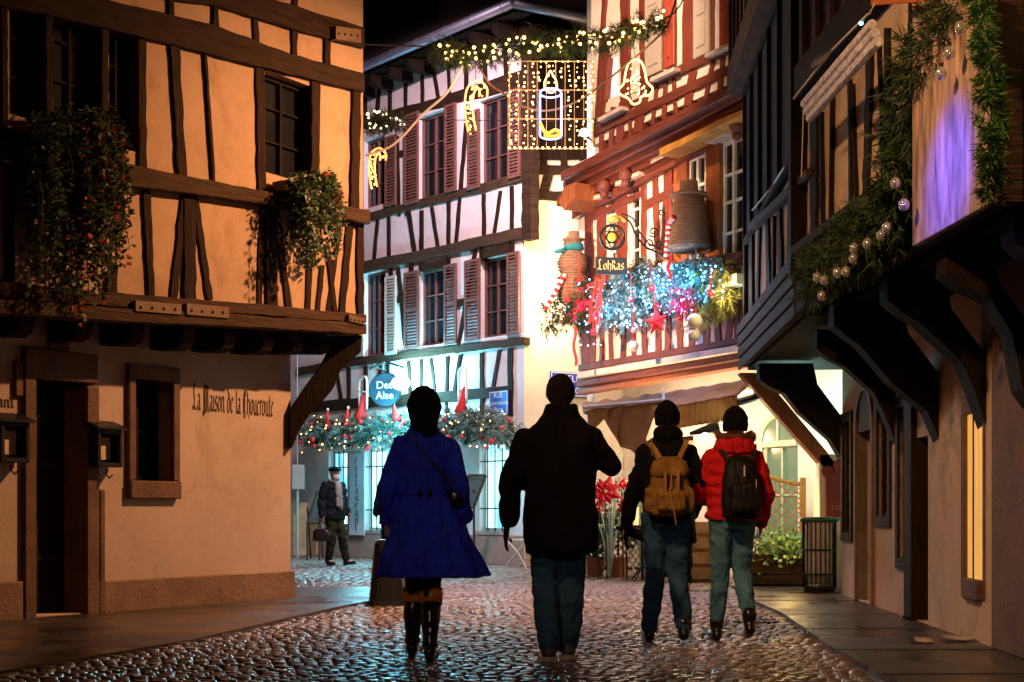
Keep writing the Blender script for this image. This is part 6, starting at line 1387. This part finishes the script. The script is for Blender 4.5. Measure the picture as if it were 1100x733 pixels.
mb = MB(); mb.loft([(0, -.20, .92, .10, .05), (0, -.21, .94, .135, .075), (0, -.215, 1.05, .148, .085), (0, -.20, 1.20, .135, .075), (.0, -.19, 1.30, .115, .06), (0, -.18, 1.33, .05, .03)], 32, 3); mb.loft([(0, -.30, .95, .085, .03), (0, -.305, .97, .10, .045), (0, -.305, 1.08, .10, .045), (0, -.29, 1.11, .08, .03)], 24, 3.5)
for s_ in (-1, 1): mb.loft([(s_*.135, -.21, .95, .03, .05), (s_*.145, -.21, 1.0, .035, .055), (s_*.142, -.21, 1.1, .032, .05), (s_*.13, -.21, 1.13, .02, .03)], 14, 2.5)
pack = P.emit(mb, 'rucksack', OLIV, .010, 2)
mb = MB(); mb.loft([(0, -.215, 1.20, .135, .088), (0, -.215, 1.24, .142, .092), (0, -.20, 1.31, .12, .075), (0, -.19, 1.345, .06, .04)], 28, 2.6); P.emit(mb, 'rucksack_flap', OLIV, .010, 1)
for s_ in (-1, 1):
    a_ = spl([Vector((s_*.055, -.20, 1.29)), Vector((s_*.09, -.17, 1.37)), Vector((s_*.125, -.12, 1.43)), Vector((s_*.14, -.02, 1.475)), Vector((s_*.14, .10, 1.42)), Vector((s_*.14, .145, 1.25))], 4); wv = Vector((.019, 0, 0)); uv_ = Vector((0, -.008, .010)); mb = MB()
    mb.hexa([p-wv+uv_ for p in a_]+[p+wv+uv_ for p in a_[::-1]], [p-wv-uv_ for p in a_]+[p+wv-uv_ for p in a_[::-1]]); P.emit(mb, 'shoulder_strap', STRAP, sm=False)
    mb = MB(); mb.box(s_*.045-.009, s_*.045+.009, -.345, -.30, 1.06, 1.24); P.emit(mb, 'buckle_strap', STRAP, sm=False)
mb = MB(); mb.tube(spl([Vector((.01, -.30, 1.24)), Vector((-.01, -.34, 1.1)), Vector((.012, -.35, .98)), Vector((.03, -.35, .86))]), .006, 6); P.emit(mb, 'drawstring', STRAP)
mb = MB(); hand(mb, wr[-1], (-.05, .3, -1), -1, .35, 1.35); P.emit(mb, 'glove', BLK, .007, 1)
w0 = P.loc+Vector(wr[-1])*P.k
h = thing('folded_umbrella', 'short black folded umbrella held by the man with the rucksack', 'umbrella', w0+Vector((0, 0, -.1)))
mb = MB(); a = w0+Vector((-.04, .05, -.045)); d = Vector((.30, .02, -.10)); mb.tube([a, a+d*.15, a+d*.2, a+d*.8, a+d], [.014, .014, .036, .046, .02], 12); mb.build('furled_canopy', NAVY, h, smooth=True); mb = MB(); mb.tube([a-d*.12, a], .017, 10); mb.build('handle', BLEA, h, smooth=True)

# 4 woman in the red jacket -------------------------------------------------------
P = Person('woman in a puffy red jacket and light jeans with a black backpack', (1.607, 10.17, 0), 1.72)
hip = (0, 0, .94); hc = (.02, .01, 1.615)
sh = {-1: (-.145, 0, 1.355), 1: (.155, 0, 1.355)}; el = {-1: (-.265, .02, 1.12), 1: (.235, -.02, 1.10)}; wr = {-1: (-.19, .20, 1.07), 1: (.225, .07, .90)}
kn = {-1: (-.085, .05, .50), 1: (.075, .07, .52)}; an = {-1: (-.105, .10, .085), 1: (.090, -.20, .16)}; toe = {-1: (-.125, .24, .045), 1: (.095, -.08, .06)}
anatomy(P, hc, sh, el, wr, hip, kn, an, toe, curl=(.8, .5))
puff = lambda z: 1+.035*math.sin(z*75)
rg = []
for z in np.linspace(.905, 1.42, 44):
    bx_ = float(np.interp(z, [.90, .93, 1.05, 1.2, 1.32, 1.38, 1.42], [.195, .208, .192, .20, .215, .205, .17])); by_ = float(np.interp(z, [.90, 1.05, 1.3, 1.42], [.145, .145, .15, .115])); rg.append((.005, -.0, z, bx_*puff(z), by_*puff(z)))
mb = MB(); mb.loft(rg+[(.01, -.01, 1.46, .11, .095), (.01, -.01, 1.50, .09, .085)], 44, 2.3); sleeves(mb, sh, el, wr, (.085, .075, .058))
P.emit(mb, 'puffer_jacket', REDJ, .011, 1)
mb = MB(); mb.loft([(.01, -.05, 1.385, .10, .07), (.01, -.05, 1.40, .15, .105), (.012, -.04, 1.45, .155, .12), (.015, -.02, 1.505, .135, .12), (.018, -.0, 1.53, .10, .10)], 34, 2.2); P.emit(mb, 'jacket_hood', REDJ, .011, 3)
mb = MB(); c0_ = Vector((.018, -.015, 1.525))
for k in range(1500):
    a = random.uniform(0, 6.283); p = c0_+Vector((.125*math.cos(a), .112*math.sin(a), .02*math.sin(a*3)+random.uniform(-.012, .018))); d = (Vector((math.cos(a), math.sin(a), random.uniform(-.6, 1)))).normalized()*random.uniform(.022, .045); s_ = d.orthogonal().normalized()*.003; mb.add([p-s_, p+s_, p+d], [(0, 1, 2)])
mb.tube([c0_+Vector((.12*math.cos(k*math.pi/12), .108*math.sin(k*math.pi/12), 0)) for k in range(25)], .022, 8); P.emit(mb, 'fur_trim', FUR, sm=False)
legs(P, hip, kn, {-1: (-.105, .10, .15), 1: (.090, -.16, .23)}, 'jeans', DEN2, (.094, .068, .056)); shoe(P, an, toe, BLEA, 'ankle_boot', .044, .06)
mb = MB(); c = Vector(hc); mb.loft([(c.x, c.y-.005, c.z-.05, .088, .106), (c.x, c.y-.005, c.z-.005, .096, .114), (c.x, c.y-.008, c.z+.05, .094, .110), (c.x, c.y-.01, c.z+.10, .070, .085), (c.x, c.y-.01, c.z+.13, .035, .045), (c.x, c.y-.01, c.z+.14, .01, .01)], 26, 2); P.emit(mb, 'beanie', BLK, .010, 2)
mb = MB(); mb.loft([(.03, -.19, .915, .10, .05), (.03, -.21, .93, .13, .075), (.03, -.22, 1.02, .142, .09), (.025, -.21, 1.2, .135, .085), (.022, -.19, 1.33, .11, .06), (.02, -.18, 1.375, .06, .03)], 34, 2.8); mb.loft([(.03, -.305, .96, .085, .02), (.03, -.31, .99, .095, .03), (.03, -.30, 1.15, .09, .03), (.03, -.29, 1.18, .07, .02)], 24, 3.5); P.emit(mb, 'backpack', cloth('black_nylon', (.010, .010, .011), .45), .010, 2)
for s_ in (-1, 1):
    a_ = spl([Vector((.02+s_*.07, -.19, 1.33)), Vector((.02+s_*.115, -.13, 1.405)), Vector((.02+s_*.13, -.03, 1.465)), Vector((.02+s_*.13, .10, 1.41)), Vector((.02+s_*.13, .155, 1.2))], 4); wv = Vector((.018, 0, 0)); uv_ = Vector((0, -.008, .010)); mb = MB(); mb.hexa([p-wv+uv_ for p in a_]+[p+wv+uv_ for p in a_[::-1]], [p-wv-uv_ for p in a_]+[p+wv-uv_ for p in a_[::-1]]); P.emit(mb, 'shoulder_strap', BLACKM, sm=False)
mb = MB(); mb.box(.025, .035, -.345, -.338, 1.22, 1.30); mb.box(.12, .125, -.30, -.29, 1.0, 1.2); P.emit(mb, 'reflective_tab', mat('reflective_tab', (.6, .6, .6), .3), sm=False)

# 5 man in a cap walking towards the lens ----------------------------------------
P = Person('older man in flat cap, face mask and grey scarf walking past the restaurant', (-3.05, 23.85, 0), 1.72, math.pi+.75)
hip = (0, 0, .94); hc = (0, .03, 1.60)
sh = {-1: (-.18, 0, 1.38), 1: (.18, 0, 1.38)}; el = {-1: (-.25, -.03, 1.12), 1: (.25, -.02, 1.12)}; wr = {-1: (-.25, .08, .92), 1: (.27, .04, .88)}
kn = {-1: (-.10, .12, .50), 1: (.07, .05, .50)}; an = {-1: (-.20, .10, .09), 1: (.06, -.05, .085)}; toe = {-1: (-.27, .24, .06), 1: (.06, .10, .045)}
anatomy(P, hc, sh, el, wr, hip, kn, an, toe)
mb = MB(); mb.loft([(0, 0, .80, .20, .14), (0, 0, .83, .215, .15), (0, 0, 1.0, .20, .145), (0, 0, 1.2, .205, .145), (0, 0, 1.33, .215, .14), (0, 0, 1.40, .19, .12), (0, 0, 1.46, .11, .09), (0, .01, 1.50, .085, .08)], 40, 2.4); sleeves(mb, sh, el, wr, (.080, .068, .056)); P.emit(mb, 'quilted_coat', PUFF, .012, 3)
legs(P, hip, kn, an, 'trousers', cloth('olive_trousers', (.025, .03, .018), .9), (.105, .08, .066)); shoe(P, an, toe, BLEA, 'shoe', .046, .03)
mb = MB(); c = Vector(hc); mb.loft([(c.x, c.y+.0, c.z+.04, .098, .115), (c.x, c.y+.01, c.z+.07, .105, .125), (c.x, c.y, c.z+.11, .085, .10), (c.x, c.y-.01, c.z+.125, .04, .05)], 26, 2); mb.loft([(c.x, c.y+.11, c.z+.045, .07, .05), (c.x, c.y+.11, c.z+.058, .07, .05)], 20, 2); P.emit(mb, 'flat_cap', BLK, .010, 2)
mb = MB(); mb.loft([(c.x, c.y+.06, c.z-.105, .05, .055), (c.x, c.y+.058, c.z-.07, .068, .068), (c.x, c.y+.06, c.z-.03, .066, .066), (c.x, c.y+.06, c.z-.012, .04, .06)], 22, 2); P.emit(mb, 'face_mask', mat('white_mask', (.75, .78, .8), .8), .009, 2)
mb = MB(); mb.limb([(-.07, .02, 1.47), (0, .09, 1.44), (.07, .02, 1.47)], [.045, .05, .045], 10); mb.limb([(-.03, .13, 1.42), (-.04, .165, 1.2), (-.04, .165, 1.0)], [.035, .035, .035], 10); mb.limb([(.03, .13, 1.42), (.03, .165, 1.2), (.03, .165, 1.05)], [.035, .035, .03], 10); P.emit(mb, 'scarf', GREY, .010, 2)
w0 = P.loc+P.R@(Vector(wr[1])*P.k)+Vector((0, 0, -.10))
h = thing('handbag', 'black leather bag hanging from the hand of the man in the flat cap', 'bag', w0+Vector((0, 0, -.3)))
mb = MB(); mb.loft([(w0.x, w0.y, w0.z-.34, .13, .06), (w0.x, w0.y, w0.z-.32, .16, .075), (w0.x, w0.y, w0.z-.18, .15, .07), (w0.x, w0.y, w0.z-.13, .11, .04)], 22, 3.5); mb.build('bag_body', BLEA, h, smooth=True); mb = MB(); mb.tube(spl([w0+Vector((-.09, 0, -.14)), w0+Vector((-.03, 0, -.0)), w0+Vector((.03, 0, -.0)), w0+Vector((.09, 0, -.14))]), .009, 6); mb.build('handle', BLEA, h)

# 6, 7 people half hidden behind ---------------------------------------------------
def bystander(lab, loc, H, yaw, coatm, hairm, legm, coat_len=.75):
    P = Person(lab, loc, H, yaw); hip = (0, 0, .94); hc = (0, .02, 1.60)
    sh = {-1: (-.17, 0, 1.38), 1: (.17, 0, 1.38)}; el = {-1: (-.24, .02, 1.12), 1: (.24, .02, 1.12)}; wr = {-1: (-.20, .15, .95), 1: (.20, .15, .95)}
    kn = {-1: (-.08, .04, .50), 1: (.08, .0, .50)}; an = {-1: (-.08, .0, .085), 1: (.08, -.04, .085)}; toe = {-1: (-.09, .14, .045), 1: (.09, .10, .045)}
    anatomy(P, hc, sh, el, wr, hip, kn, an, toe)
    mb = MB(); mb.loft([(0, 0, coat_len, .20, .15), (0, 0, coat_len+.03, .21, .155), (0, 0, 1.05, .18, .13), (0, 0, 1.2, .19, .135), (0, 0, 1.33, .205, .13), (0, 0, 1.41, .18, .11), (0, 0, 1.46, .11, .09), (0, 0, 1.52, .085, .08)], 40, 2.3); sleeves(mb, sh, el, wr, (.075, .065, .052)); P.emit(mb, 'coat', coatm, .013, 3)
    legs(P, hip, kn, an, 'trousers', legm, (.10, .075, .06)); shoe(P, an, toe, TLEA if 'brown' in lab else BLEA, 'boot', .045, .1)
    mb = MB(); c = Vector(hc); mb.ball(c+Vector((0, -.015, .03)), .106, 18, 12, (.9, 1.0, 1.05)); mb.limb([c+Vector((0, -.06, -.03)), c+Vector((0, -.07, -.14))], [.075, .05], 12); P.emit(mb, 'hair', hairm, .010, 2)
bystander('fair haired person in a dark coat half hidden by the blue coat', (W(419, 0, 23.6).x, 23.6, 0), 1.66, .5, PUFF, HAIRB, NAVY)
bystander('person in dark clothes and brown boots glimpsed past the rucksack man\'s legs', (W(731, 0, 16.8).x, 16.8, 0), 1.62, 0, BLK, HAIRD, NAVY, .6)
